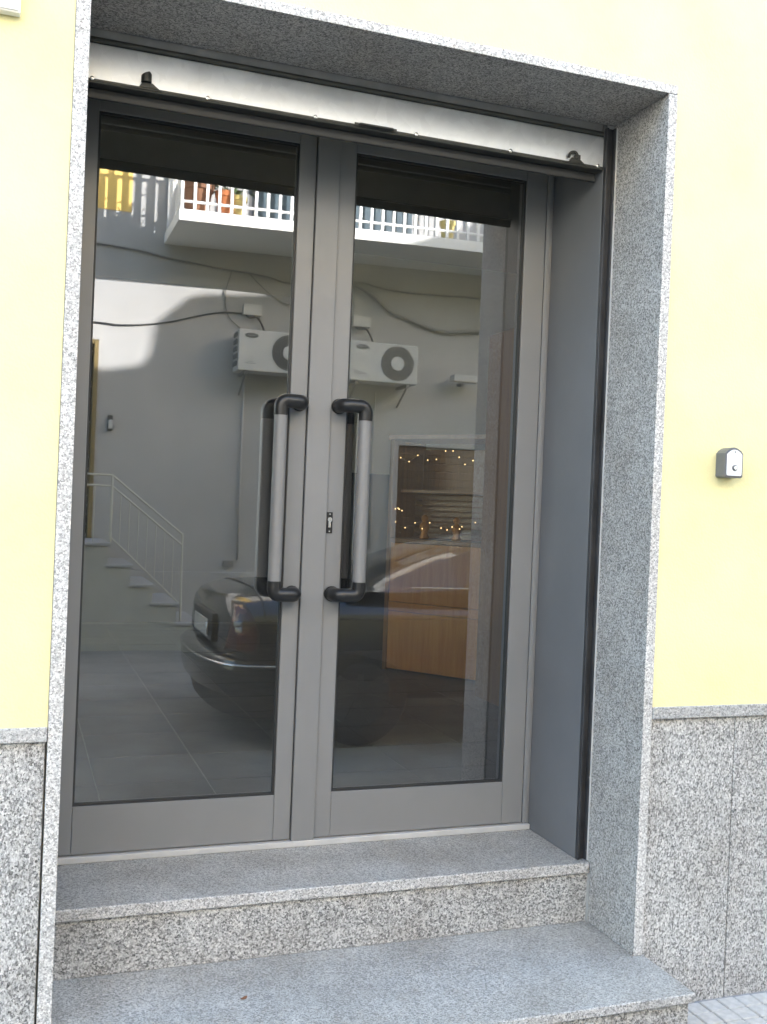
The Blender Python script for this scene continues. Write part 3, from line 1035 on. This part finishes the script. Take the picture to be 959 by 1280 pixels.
# added brown slatted door with a pale frame, darkens the mirrored wall here
obj('added_frame', box(3.03, 3.10, WALL_Y + 0.0005, WALL_Y + 0.035, ZP - 0.02, 1.83, 0.004, 1), M['opp_white'], OB)
gf = obj('added_frame', box(3.101, 5.6, WALL_Y + 0.0005, WALL_Y + 0.035, 1.76, 1.83, 0.004, 1), M['opp_white'], OB)
gd_ = obj('added_door', box(3.101, 5.6, WALL_Y + 0.0005, WALL_Y + 0.006, ZP, 1.759), M['added_door_brown'], OB)
sl = box(3.104, 5.598, WALL_Y + 0.0065, WALL_Y + 0.020, 0.0, 0.083, 0.004, 1)
bmesh.ops.recalc_face_normals(sl, faces=sl.faces)
bmesh.ops.translate(sl, verts=sl.verts, vec=-root_loc(OB))
slm = bpy.data.meshes.new('slat')
sl.to_mesh(slm)
sl.free()
slm.materials.append(M['added_door_brown'])
for k in range(24):
    o = bpy.data.objects.new('slat', slm)
    COL.objects.link(o)
    o.parent = gd_
    o.location = (0, 0, ZP + 0.005 + 0.088 * k)

# outside staircase along that wall
OS = thing('outside_stairs', 'pale stone stairs with a thin railing along the white house opposite', 'stairs', (0.2, -6.5, ZP))
zs = [0.628, 0.433, 0.25, 0.08, -0.11, -0.24]
xr = [-0.083, 0.126, 0.33, 0.56, 0.78, 0.98]
for k in range(6):
    x0 = -1.4 if k == 0 else xr[k - 1] - 0.02
    b = box(x0, xr[k] + 0.02, WALL_Y + 0.032, -5.985, zs[k] - 0.03, zs[k], 0.004, 1)
    obj('tread', b, M['opp_white'], OS)
    x0 = -1.4 if k == 0 else xr[k - 1]
    b = box(x0 + 0.001, xr[k], WALL_Y + 0.033, -6.0, ZP - 0.02, zs[k] - 0.0305)
    obj('riser_block', b, M['opp_stone'], OS)
bm = bmesh.new()
ry = -6.05
tube(bm, [(-1.38, ry, 1.27), (-0.065, ry, 1.253), (0.60, ry, 0.723), (0.61, ry, -0.10)], 0.011, 8)
tube(bm, [(-1.38, ry, 1.17), (-0.065, ry, 1.153), (0.60, ry, 0.62)], 0.010, 8)
tube(bm, [(-0.065, ry, 0.63), (-0.065, ry, 1.25)], 0.013, 8)
tube(bm, [(-0.065, ry, 0.68), (0.60, ry, 0.06)], 0.008, 8)
for k in range(1, 8):
    t_ = k / 8
    x = -0.065 + 0.665 * t_
    tube(bm, [(x, ry, 0.68 - 0.62 * t_), (x, ry, 1.15 - 0.53 * t_)], 0.0055, 6)
for k in range(10):
    x = -1.3 + 0.12 * k
    tube(bm, [(x, ry, 0.63), (x, ry, 1.16)], 0.0055, 6)
obj('railing', bm, M['rail_cream'], OS, 'auto')

# air conditioning units
def ac_unit(x0, z0, label):
    t = thing('ac_unit', label, 'air conditioner', (x0 + 0.385, -6.8, z0), 'air conditioner units on the white house opposite')
    x1, z1, yf, yb = x0 + 0.775, z0 + 0.425, -6.65, -6.92
    cs = obj('casing', box(x0, x1, yb, yf, z0, z1, 0.012, 2), M['ac_white'], t)
    cx, cz = x1 - 0.235, z0 + 0.215
    b = bmesh.new()
    disc(b, (cx, yf - 0.004, cz), 0.188, (0, 1, 0), 0.006, 40)
    fan = obj('fan_opening', b, M['ac_dark'], t, 'auto')
    b = bmesh.new()
    for rr_ in (0.175, 0.150, 0.125, 0.100):
        pts = [(cx + rr_ * math.cos(2 * PI * k / 36), yf + 0.008, cz + rr_ * math.sin(2 * PI * k / 36)) for k in range(37)]
        tube(b, pts, 0.0022, 5, False)
    for k in range(12):
        a_ = 2 * PI * k / 12
        tube(b, [(cx + 0.06 * math.cos(a_), yf + 0.006, cz + 0.06 * math.sin(a_)), (cx + 0.185 * math.cos(a_), yf + 0.006, cz + 0.185 * math.sin(a_))], 0.002, 5)
    obj('fan_guard', b, M['cable_grey'], fan)
    b = bmesh.new()
    disc(b, (cx, yf + 0.003, cz), 0.075, (0, 1, 0), 0.008, 28)
    obj('fan_hub', b, M['ac_white'], fan, 'auto')
    b = bmesh.new()
    bmesh.ops.create_uvsphere(b, u_segments=20, v_segments=8, radius=1.0)
    bmesh.ops.scale(b, verts=b.verts, vec=(0.072, 0.005, 0.026))
    bmesh.ops.translate(b, verts=b.verts, vec=(x0 + 0.135, yf + 0.001, z1 - 0.062))
    bd = obj('badge', b, M['ac_dark'], t, True)
    b = bmesh.new()
    tube(b, spline([(x0 + 0.090 + 0.012 * k, yf + 0.0062, z1 - 0.062 + 0.005 * math.sin(k * 2.1)) for k in range(8)], 4), 0.0022, 5)
    obj('badge_script', b, M['ac_white'], bd)
    b = bmesh.new()
    bx(b, x0 + 0.07, x0 + 0.19, yf - 0.0005, yf + 0.0012, z0 + 0.075, z0 + 0.083)
    bx(b, x0 + 0.09, x0 + 0.17, yf - 0.0005, yf + 0.0012, z0 + 0.092, z0 + 0.097)
    obj('label_lines', b, M['cable_grey'], t)
    b = bmesh.new()
    for k in range(5):
        bx(b, x0 - 0.018, x0 + 0.002, yf - 0.20, yf - 0.03, z0 + 0.05 + 0.075 * k, z0 + 0.095 + 0.075 * k, 0.004, 1)
    obj('valve_cover', b, M['ac_dark'], t)
    for x in (x0 + 0.09, x1 - 0.10):
        b = bmesh.new()
        bx(b, x - 0.018, x + 0.018, WALL_Y + 0.001, yf - 0.02, z0 - 0.03, z0 - 0.001)
        tube(b, [(x, WALL_Y + 0.01, z0 - 0.22), (x, yf - 0.05, z0 - 0.03)], 0.012, 6)
        obj('bracket', b, M['cable_grey'], t)
    return t
ac_unit(1.185, 2.408, 'air conditioner unit mirrored in the left glass leaf, partly behind the stile')
ac_unit(2.388, 2.402, 'air conditioner unit mirrored in the right glass leaf beside the pull handle')

# cables, boxes and fittings on that wall
def cable(pts, r, mat, label):
    b = bmesh.new()
    tube(b, spline([(x, WALL_Y + 0.012 + r, z) for x, z in pts], 6), r, 6)
    tag(obj('cable', b, mat, None, True), label, 'cable', 'cables on the white house opposite')
cable([(-3.0, 2.86), (-0.26, 2.81), (-0.05, 2.80), (0.23, 2.825), (0.51, 2.88), (0.84, 2.98), (1.08, 3.04), (1.28, 3.05)], 0.007, M['cable_dark'], 'thin dark cable sagging across the sunlit patch of the white house')
cable([(-3.0, 3.68), (-0.17, 3.60), (0.4, 3.55), (0.98, 3.50), (1.5, 3.47), (1.83, 3.42), (2.5, 3.52), (2.86, 3.48), (3.24, 3.47), (4.03, 3.50), (7.0, 3.55)], 0.012, M['cable_grey'], 'long grey cable running under the balcony of the white house')
cable([(1.15, 3.48), (1.09, 3.22), (1.13, 3.01), (1.26, 2.89)], 0.008, M['cable_grey'], 'grey cable looping down left of the left air conditioner')
cable([(1.32, 3.49), (1.59, 3.27), (1.82, 3.19), (2.3, 3.24), (2.48, 3.50)], 0.008, M['cable_grey'], 'grey cable drooping between the two air conditioners')
cable([(2.48, 3.50), (2.72, 3.39), (2.96, 3.22), (3.06, 3.20), (3.36, 3.11), (3.65, 3.07), (4.05, 3.12), (6.5, 3.3)], 0.022, M['cable_grey'], 'thick cable bundle sagging right of the right air conditioner')
for x, lab in ((1.28, 'left air conditioner'), (2.50, 'right air conditioner')):
    t = thing('wall_fitting', 'white wall box with a loose black lead above the ' + lab, 'wall box', (x + 0.1, WALL_Y, 3.04), 'white boxes above the air conditioners')
    obj('box_body', box(x, x + 0.20, WALL_Y + 0.001, WALL_Y + 0.07, 3.03, 3.145, 0.006), M['ac_white'], t)
    b = bmesh.new()
    tube(b, spline([(x + 0.03, WALL_Y + 0.05, 3.03), (x + 0.07, WALL_Y + 0.06, 3.00), (x + 0.15, WALL_Y + 0.06, 3.01), (x + 0.22, WALL_Y + 0.05, 2.92), (x + 0.24, WALL_Y + 0.06, 2.82)], 5), 0.011, 6)
    obj('lead', b, M['cable_dark'], t, True)
for px_, z_, z2_, lab in ((1.325, 2.31, 0.44, 'left'), (2.80, 2.33, 0.60, 'right')):
    b = bmesh.new()
    tube(b, [(px_, WALL_Y + 0.02, z_), (px_, WALL_Y + 0.02, z2_)], 0.012, 8)
    tag(obj('drain_pipe', b, M['opp_white'], None, True), 'thin white drain pipe below the ' + lab + ' air conditioner', 'pipe', 'drain pipes under the air conditioners')
b = box(1.18, 1.29, WALL_Y + 0.001, WALL_Y + 0.02, 0.36, 0.43, 0.003)
tag(obj('vent_cover', b, M['cable_grey']), 'small grey vent cover low on the white house wall', 'vent')
t = thing('wall_lantern', 'small dark wall fitting beside the grille door opposite', 'wall light', (-0.03, WALL_Y, 1.8))
obj('back_plate', box(-0.055, -0.005, WALL_Y + 0.001, WALL_Y + 0.02, 1.72, 1.88, 0.003), M['cable_dark'], t)
obj('lamp_body', box(-0.05, -0.01, WALL_Y + 0.0205, WALL_Y + 0.08, 1.74, 1.83, 0.006), M['ac_white'], t)
t = thing('floodlight', 'small floodlight fitting on the white wall right of the air conditioners', 'floodlight', (3.8, WALL_Y, 2.5))
obj('arm', box(3.78, 3.82, WALL_Y + 0.001, WALL_Y + 0.12, 2.47, 2.50, 0.003), M['cable_grey'], t)
obj('lamp_head', box(3.65, 3.96, WALL_Y + 0.10, WALL_Y + 0.24, 2.502, 2.575, 0.008), M['ac_white'], t)

# things on the balcony behind the railing
def pot(x, y, r, h, mat, label, leafy):
    dz = TILT * (x - BX0) + 0.004
    t = thing('flower_pot', label, 'flower pot', (x, y, 3.79 + dz), 'flower pots on the balcony opposite')
    b = bmesh.new()
    lathe(b, (x, y, 3.791 + dz), [(r * 0.68, 0), (r * 0.95, h * 0.8), (r * 1.08, h * 0.81), (r * 1.08, h), (r * 0.9, h), (r * 0.88, h * 0.9)], 16)
    obj('pot', b, mat, t, 'auto')
    if leafy:
        b = bmesh.new()
        for k in range(90):
            a_ = random.uniform(0, 2 * PI)
            q = Vector((x + random.gauss(0, 0.09), y + random.gauss(0, 0.08), 3.79 + dz + h + abs(random.gauss(0.12, 0.12))))
            d = Vector((math.cos(a_), math.sin(a_), random.uniform(-0.3, 0.8))).normalized() * 0.05
            s_ = d.orthogonal().normalized() * 0.018
            b.faces.new([b.verts.new(q - d), b.verts.new(q + s_), b.verts.new(q + d), b.verts.new(q - s_)])
        for k in range(6):
            tube(b, [(x + random.uniform(-0.03, 0.03), y, 3.79 + dz + h * 0.85), (x + random.uniform(-0.1, 0.1), y + random.uniform(-0.08, 0.08), 3.79 + dz + h + 0.25)], 0.004, 4)
        obj('foliage', b, M['leaf'], t)
pot(0.66, -6.35, 0.15, 0.34, M['pot_brown'], 'dark brown flower pot at the balcony corner', False)
pot(0.92, -6.30, 0.09, 0.28, M['terracotta'], 'orange terracotta flower pot behind the balcony railing', True)
pot(1.06, -6.30, 0.08, 0.25, M['bucket_yellow'], 'yellow flower pot next to the orange pot on the balcony', False)
pot(3.30, -6.30, 0.08, 0.25, M['bucket_yellow'], 'yellow flower pot far along the balcony beyond the blue bench', False)
t = thing('balcony_bench', 'long dark blue bench behind the balcony railing opposite', 'bench', (1.95, -6.4, 3.83))
obj('seat', tilt(box(1.20, 2.90, -6.55, -6.25, 4.16, 4.21, 0.004)), M['bench_blue'], t)
obj('front_board', tilt(box(1.22, 2.88, -6.28, -6.255, 3.84, 4.158, 0.003)), M['bench_blue'], t)
for x in (1.24, 2.03, 2.82):
    obj('leg', tilt(box(x, x + 0.05, -6.53, -6.285, 3.791, 4.158)), M['bench_blue'], t)

# ------------------------------------------------------------------ parked car (mirrored in the glass): rear at x = 0.29, heading +x
CX, CYC, CZ = 0.29, -2.83, ZP - 0.012
CAR = thing('parked_car', 'dark parked car seen from its rear corner, mirrored in the door glass', 'car', (CX + 2.1, CYC, CZ))
def interp(tab, s):
    for i in range(len(tab) - 1):
        if tab[i][0] <= s <= tab[i + 1][0]:
            p0 = tab[max(i - 1, 0)]
            p1, p2 = tab[i], tab[i + 1]
            p3 = tab[min(i + 2, len(tab) - 1)]
            t_ = (s - p1[0]) / (p2[0] - p1[0])
            out = []
            for k in range(1, len(p1)):
                m1 = (p2[k] - p0[k]) / max(p2[0] - p0[0], 1e-6) * (p2[0] - p1[0])
                m2 = (p3[k] - p1[k]) / max(p3[0] - p1[0], 1e-6) * (p2[0] - p1[0])
                h00 = 2 * t_ ** 3 - 3 * t_ ** 2 + 1
                h10 = t_ ** 3 - 2 * t_ ** 2 + t_
                h01 = -2 * t_ ** 3 + 3 * t_ ** 2
                h11 = t_ ** 3 - t_ ** 2
                out.append(h00 * p1[k] + h10 * m1 + h01 * p2[k] + h11 * m2)
            return out
    return list(tab[-1][1:])
body_tab = [  # s, half width, bottom, top
    (0.0, 0.58, 0.42, 0.84), (0.05, 0.70, 0.32, 0.875), (0.16, 0.78, 0.26, 0.905), (0.45, 0.82, 0.22, 0.925), (1.2, 0.845, 0.20, 0.935),
    (2.4, 0.845, 0.20, 0.93), (3.1, 0.83, 0.21, 0.90), (3.7, 0.81, 0.22, 0.82), (4.05, 0.76, 0.25, 0.73), (4.2, 0.66, 0.32, 0.64), (4.24, 0.55, 0.38, 0.56)]
bm = bmesh.new()
rings = []
NS, NR = 64, 40
for i in range(NS + 1):
    t_ = i / NS
    s_ = 4.24 * (t_ + 0.10 * math.sin(2 * PI * t_) * -1 * 0.5)
    w_, zb, zt = interp(body_tab, min(max(s_, 0), 4.24))
    zc, hh = (zt + zb) / 2, (zt - zb) / 2
    ring = []
    for k in range(NR):
        a_ = 2 * PI * k / NR
        ca, sa = math.cos(a_), math.sin(a_)
        e = 2 / 3.6
        yy = w_ * math.copysign(abs(ca) ** e, ca)
        zz = zc + hh * math.copysign(abs(sa) ** e, sa)
        tuck = 1 - 0.05 * max(0, (zz - zc) / hh) ** 2 - 0.04 * max(0, -(zz - zc) / hh)
        ring.append(bm.verts.new((CX + s_, CYC + yy * tuck, CZ + zz)))
    rings.append(ring)
for i in range(NS):
    for k in range(NR):
        bm.faces.new((rings[i][k], rings[i][(k + 1) % NR], rings[i + 1][(k + 1) % NR], rings[i + 1][k]))
bm.faces.new(rings[0][::-1])
bm.faces.new(rings[-1])
obj('body', bm, M['car_paint'], CAR, True)
# greenhouse
gh_tab = [  # s, base half width, top half width, top height
    (0.72, 0.71, 0.62, 0.94), (1.05, 0.745, 0.60, 1.045), (1.4, 0.765, 0.59, 1.165), (1.75, 0.775, 0.58, 1.265), (2.1, 0.78, 0.575, 1.325),
    (2.45, 0.775, 0.575, 1.315), (2.85, 0.765, 0.585, 1.14), (3.25, 0.745, 0.60, 0.925)]
NG, NJ = 36, 20
grid = []
for i in range(NG + 1):
    s_ = 0.72 + (3.25 - 0.72) * i / NG
    wb, wt, zt = interp(gh_tab, s_)
    zb = 0.915
    zt = max(zt, zb + 0.01)
    row = []
    for j in range(NJ + 1):
        if j <= 6:
            t_ = j / 6
            y_ = wb + (wt - wb) * t_ ** 1.15
            z_ = zb + (zt - 0.045 - zb) * t_
        elif j >= NJ - 6:
            t_ = (NJ - j) / 6
            y_ = -(wb + (wt - wb) * t_ ** 1.15)
            z_ = zb + (zt - 0.045 - zb) * t_
        else:
            t_ = (j - 6) / (NJ - 12)
            y_ = wt * math.cos(PI * t_) * (1 - 0.0) if False else wt * (1 - 2 * t_)
            z_ = zt - 0.045 + 0.045 * (1 - abs(1 - 2 * t_) ** 2.6)
        row.append(Vector((CX + s_, CYC + y_, CZ + z_)))
    grid.append(row)
groups = {'rear_window': [], 'windscreen': [], 'side_window': [], 'side_window2': [], 'roof': []}
for i in range(NG):
    s_ = 0.72 + (3.25 - 0.72) * (i + 0.5) / NG
    for j in range(NJ):
        if 6 < j < NJ - 7 and 0.80 < s_ < 1.62:
            key = 'rear_window'
        elif 6 < j < NJ - 7 and s_ > 2.52 and s_ < 3.18:
            key = 'windscreen'
        elif j < 6 and j > 0 and 1.42 < s_ < 2.85 and not (2.0 < s_ < 2.08):
            key = 'side_window'
        elif NJ - 6 <= j < NJ - 1 and 1.42 < s_ < 2.85 and not (2.0 < s_ < 2.08):
            key = 'side_window2'
        else:
            key = 'roof'
        groups[key].append((i, j))
for key, cells in groups.items():
    bm = bmesh.new()
    vm = {}
    def gv(i, j):
        if (i, j) not in vm:
            vm[(i, j)] = bm.verts.new(grid[i][j])
        return vm[(i, j)]
    for i, j in cells:
        bm.faces.new((gv(i, j), gv(i + 1, j), gv(i + 1, j + 1), gv(i, j + 1)))
    obj(key.replace('2', ''), bm, M['car_paint'] if key == 'roof' else M['car_glass'], CAR, True)
# trunk shut line, bumper with bright trim, lamps, plate
def body_pt(s_, k_ang, off=0.0):
    w_, zb, zt = interp(body_tab, s_)
    zc, hh = (zt + zb) / 2, (zt - zb) / 2
    ca, sa = math.cos(k_ang), math.sin(k_ang)
    e = 2 / 3.6
    yy = (w_ + off) * math.copysign(abs(ca) ** e, ca)
    zz = zc + (hh + off) * math.copysign(abs(sa) ** e, sa)
    tuck = 1 - 0.05 * max(0, (zz - zc) / hh) ** 2 - 0.04 * max(0, -(zz - zc) / hh)
    return Vector((CX + s_, CYC + yy * tuck, CZ + zz))
# bumper bar wraps the rear
bm = bmesh.new()
path = [(CX + 0.45, CYC + 0.845, CZ + 0.42), (CX + 0.16, CYC + 0.805, CZ + 0.42), (CX + 0.0, CYC + 0.70, CZ + 0.42), (CX - 0.085, CYC + 0.42, CZ + 0.42), (CX - 0.11, CYC, CZ + 0.42),
        (CX - 0.085, CYC - 0.42, CZ + 0.42), (CX + 0.0, CYC - 0.70, CZ + 0.42), (CX + 0.16, CYC - 0.805, CZ + 0.42), (CX + 0.45, CYC - 0.845, CZ + 0.42)]
pth = spline(path, 5)
prof = [(-0.10, -0.12), (-0.005, -0.11), (0.012, -0.05), (0.016, 0.05), (0.004, 0.09), (-0.06, 0.12), (-0.10, 0.12)]
prev_ring = None
for i, p in enumerate(pth):
    tg = (pth[min(i + 1, len(pth) - 1)] - pth[max(i - 1, 0)]).normalized()
    nrm = Vector((0, 0, 1)).cross(tg).normalized()
    if nrm.dot(p - Vector((CX + 1.5, CYC, p.z))) < 0:
        nrm = -nrm
    ring = [bm.verts.new(p + nrm * d + Vector((0, 0, z))) for d, z in prof]
    if prev_ring:
        for k in range(len(prof)):
            k2 = (k + 1) % len(prof)
            bm.faces.new((prev_ring[k], prev_ring[k2], ring[k2], ring[k]))
    else:
        bm.faces.new(ring)
    prev_ring = ring
bm.faces.new(prev_ring[::-1])
bmp = obj('rear_bumper', bm, M['car_paint'], CAR, 'auto')
bm = bmesh.new()
pr_ring = None
for i, p in enumerate(pth):
    inw = (Vector((CX + 1.2, CYC, p.z)) - p).normalized() * 0.035
    ring = [bm.verts.new(p + inw + Vector((0, 0, -0.105))), bm.verts.new(p + inw * 2.2 + Vector((0, 0, -0.25))), bm.verts.new(p + inw * 4 + Vector((0, 0, -0.25))), bm.verts.new(p + inw * 4 + Vector((0, 0, -0.105)))]
    if pr_ring:
        for k in range(4):
            bm.faces.new((pr_ring[k], pr_ring[(k + 1) % 4], ring[(k + 1) % 4], ring[k]))
    else:
        bm.faces.new(ring)
    pr_ring = ring
bm.faces.new(pr_ring[::-1])
obj('valance', bm, M['car_trim'], bmp, 'auto')
bm = bmesh.new()
tube(bm, [p + Vector((0, 0, 0.065)) + Vector((p.x - CX - 1.2, (p.y - CYC), 0)).normalized() * 0.014 for p in pth], 0.010, 6)
obj('bumper_trim', bm, M['car_chrome'], bmp, True)
def body_side(s_, z, off, sy):
    """point on the body at length s_ and height z, pushed out by off"""
    w_, zb, zt = interp(body_tab, s_)
    zc, hh = (zt + zb) / 2, (zt - zb) / 2
    q = max(-0.985, min(0.985, (z - zc) / hh))
    y_ = (w_ + off) * (1 - abs(q) ** 3.6) ** (1 / 3.6)
    tuck = 1 - 0.05 * max(0, q) ** 2 - 0.04 * max(0, -q)
    return Vector((CX + s_ - off * 0.8, CYC + sy * y_ * tuck, CZ + z))
def lamp_patch(sy, v0, v1, off, inset=0.0):
    b = bmesh.new()
    NU, NV = 12, 10
    front = []
    for iv in range(NV + 1):
        v = iv / NV
        z = v0 + (v1 - v0) * v
        lo = 0.002 + 0.045 * v ** 1.5 + inset
        hi = 0.185 - 0.085 * v ** 1.8 - 0.04 * (1 - v) ** 4 - inset
        front.append([body_side(lo + (hi - lo) * iu / NU, z, off + 0.006 * math.sin(PI * iu / NU) * math.sin(PI * v), sy) for iu in range(NU + 1)])
    A = [[b.verts.new(p) for p in row] for row in front]
    B = [[b.verts.new(p + Vector((0.02, -sy * 0.03, 0))) for p in row] for row in front]
    for iv in range(NV):
        for iu in range(NU):
            b.faces.new((A[iv][iu], A[iv][iu + 1], A[iv + 1][iu + 1], A[iv + 1][iu]))
    rim_ = [(0, u) for u in range(NU + 1)] + [(v, NU) for v in range(1, NV + 1)] + [(NV, u) for u in range(NU - 1, -1, -1)] + [(v, 0) for v in range(NV - 1, 0, -1)]
    for k in range(len(rim_)):
        a_, c_ = rim_[k], rim_[(k + 1) % len(rim_)]
        b.faces.new((A[a_[0]][a_[1]], A[c_[0]][c_[1]], B[c_[0]][c_[1]], B[a_[0]][a_[1]]))
    return b
for sy in (1, -1):
    rimo = obj('lamp_surround', lamp_patch(sy, 0.555, 0.838, 0.006), M['car_trim'], CAR, 'auto')
    tl = obj('tail_light', lamp_patch(sy, 0.570, 0.825, 0.012, 0.008), M['tail_red'], CAR, 'auto')
    obj('indicator_lens', lamp_patch(sy, 0.70, 0.79, 0.0165, 0.030), M['tail_amber'], tl, 'auto')
bm = box(CX - 0.035, CX + 0.03, CYC - 0.33, CYC + 0.33, CZ + 0.56, CZ + 0.74, 0.012, 2)
pr_ = obj('plate_recess', bm, M['car_trim'], CAR)
bm = box(CX - 0.044, CX - 0.036, CYC - 0.24, CYC + 0.24, CZ + 0.585, CZ + 0.695, 0.003, 1)
obj('number_plate', bm, M['plate_white'], pr_)
bm = bmesh.new()
tube(bm, [(CX - 0.046, CYC + 0.265, CZ + 0.60), (CX - 0.05, CYC + 0.265, CZ + 0.68)], 0.008, 8)
obj('plate_lamp', bm, M['car_chrome'], pr_, True)
# trunk lid shut line and lip
bm = bmesh.new()
pts = [body_pt(0.20, a_, 0.002) for a_ in [PI * (0.12 + 0.76 * k / 20) for k in range(21)]]
tube(bm, pts, 0.006, 5)
obj('trunk_lip', bm, M['car_trim'], CAR, True)
bm = bmesh.new()
for sy in (0, 1):
    a_ = 0.10 * PI if sy == 0 else 0.90 * PI
    tube(bm, [body_pt(0.2 + 0.1 * k, a_, 0.001) for k in range(30)], 0.004, 5)
obj('waist_trim', bm, M['car_trim'], CAR, True)
bm = bmesh.new()
for sy in (1, -1):
    tube(bm, [(CX + 1.10 + 0.06 * k, CYC + sy * (interp(gh_tab, 1.10 + 0.06 * k)[0] + 0.004), CZ + 0.945) for k in range(28)], 0.007, 5)
obj('window_trim', bm, M['car_chrome'], CAR, True)
for sx in (0.78, 3.40):
    for sy in (1, -1):
        cy = CYC + sy * 0.74
        bm = bmesh.new()
        prof = [(0.20, -0.095), (0.275, -0.09), (0.302, -0.06), (0.305, 0.0), (0.302, 0.06), (0.275, 0.09), (0.20, 0.095)]
        rg = []
        for rad, off in prof:
            rg.append([bm.verts.new((CX + sx + rad * math.cos(2 * PI * k / 32), cy + off, CZ + 0.305 + rad * math.sin(2 * PI * k / 32))) for k in range(32)])
        for i in range(len(rg)):
            j = (i + 1) % len(rg)
            for k in range(32):
                bm.faces.new((rg[i][k], rg[i][(k + 1) % 32], rg[j][(k + 1) % 32], rg[j][k]))
        wh = obj('wheel', bm, M['tyre'], CAR, True)
        bm = bmesh.new()
        disc(bm, (CX + sx, cy - sy * 0.05, CZ + 0.305), 0.198, (0, sy, 0), 0.11, 28, 0.19)
        for k in range(7):
            a_ = 2 * PI * k / 7
            bx(bm, CX + sx - 0.018, CX + sx + 0.018, cy + sy * 0.055 - 0.01, cy + sy * 0.055 + 0.02, CZ + 0.305 + 0.03, CZ + 0.305 + 0.18, 0, 1, 0, Matrix.Rotation(a_, 3, 'Y'), Vector((CX + sx, cy, CZ + 0.305)))
        obj('rim', bm, M['rim'], wh, 'auto')
bm = bmesh.new()
bx(bm, CX + 2.62, CX + 2.76, CYC + 0.80, CYC + 0.95, CZ + 0.93, CZ + 1.04, 0.02, 2)
bx(bm, CX + 2.62, CX + 2.76, CYC - 0.95, CYC - 0.80, CZ + 0.93, CZ + 1.04, 0.02, 2)
obj('mirror', bm, M['car_paint'], CAR)

# a dry leaf on the lower step
bm = bmesh.new()
top = []
for k in range(10):
    a_ = 2 * PI * k / 10
    rx = 0.011 * (1.15 if k in (0, 5) else 1.0)
    x_, y_ = rx * math.cos(a_), 0.006 * math.sin(a_)
    top.append(bm.verts.new((-0.306 + x_ * 0.8 - y_ * 0.5, 0.037 + x_ * 0.5 + y_ * 0.8, Z1 + 0.0015 + 0.003 * abs(math.cos(a_)))))
ctr = bm.verts.new((-0.306, 0.037, Z1 + 0.0012))
for k in range(10):
    bm.faces.new((top[k], top[(k + 1) % 10], ctr))
g_ = bmesh.ops.extrude_face_region(bm, geom=list(bm.faces))
bmesh.ops.translate(bm, verts=[v for v in g_['geom'] if isinstance(v, bmesh.types.BMVert)], vec=(0, 0, 0.0007))
tag(obj('dry_leaf', bm, M['pot_brown']), 'tiny brown dry leaf lying on the lower granite step', 'leaf')
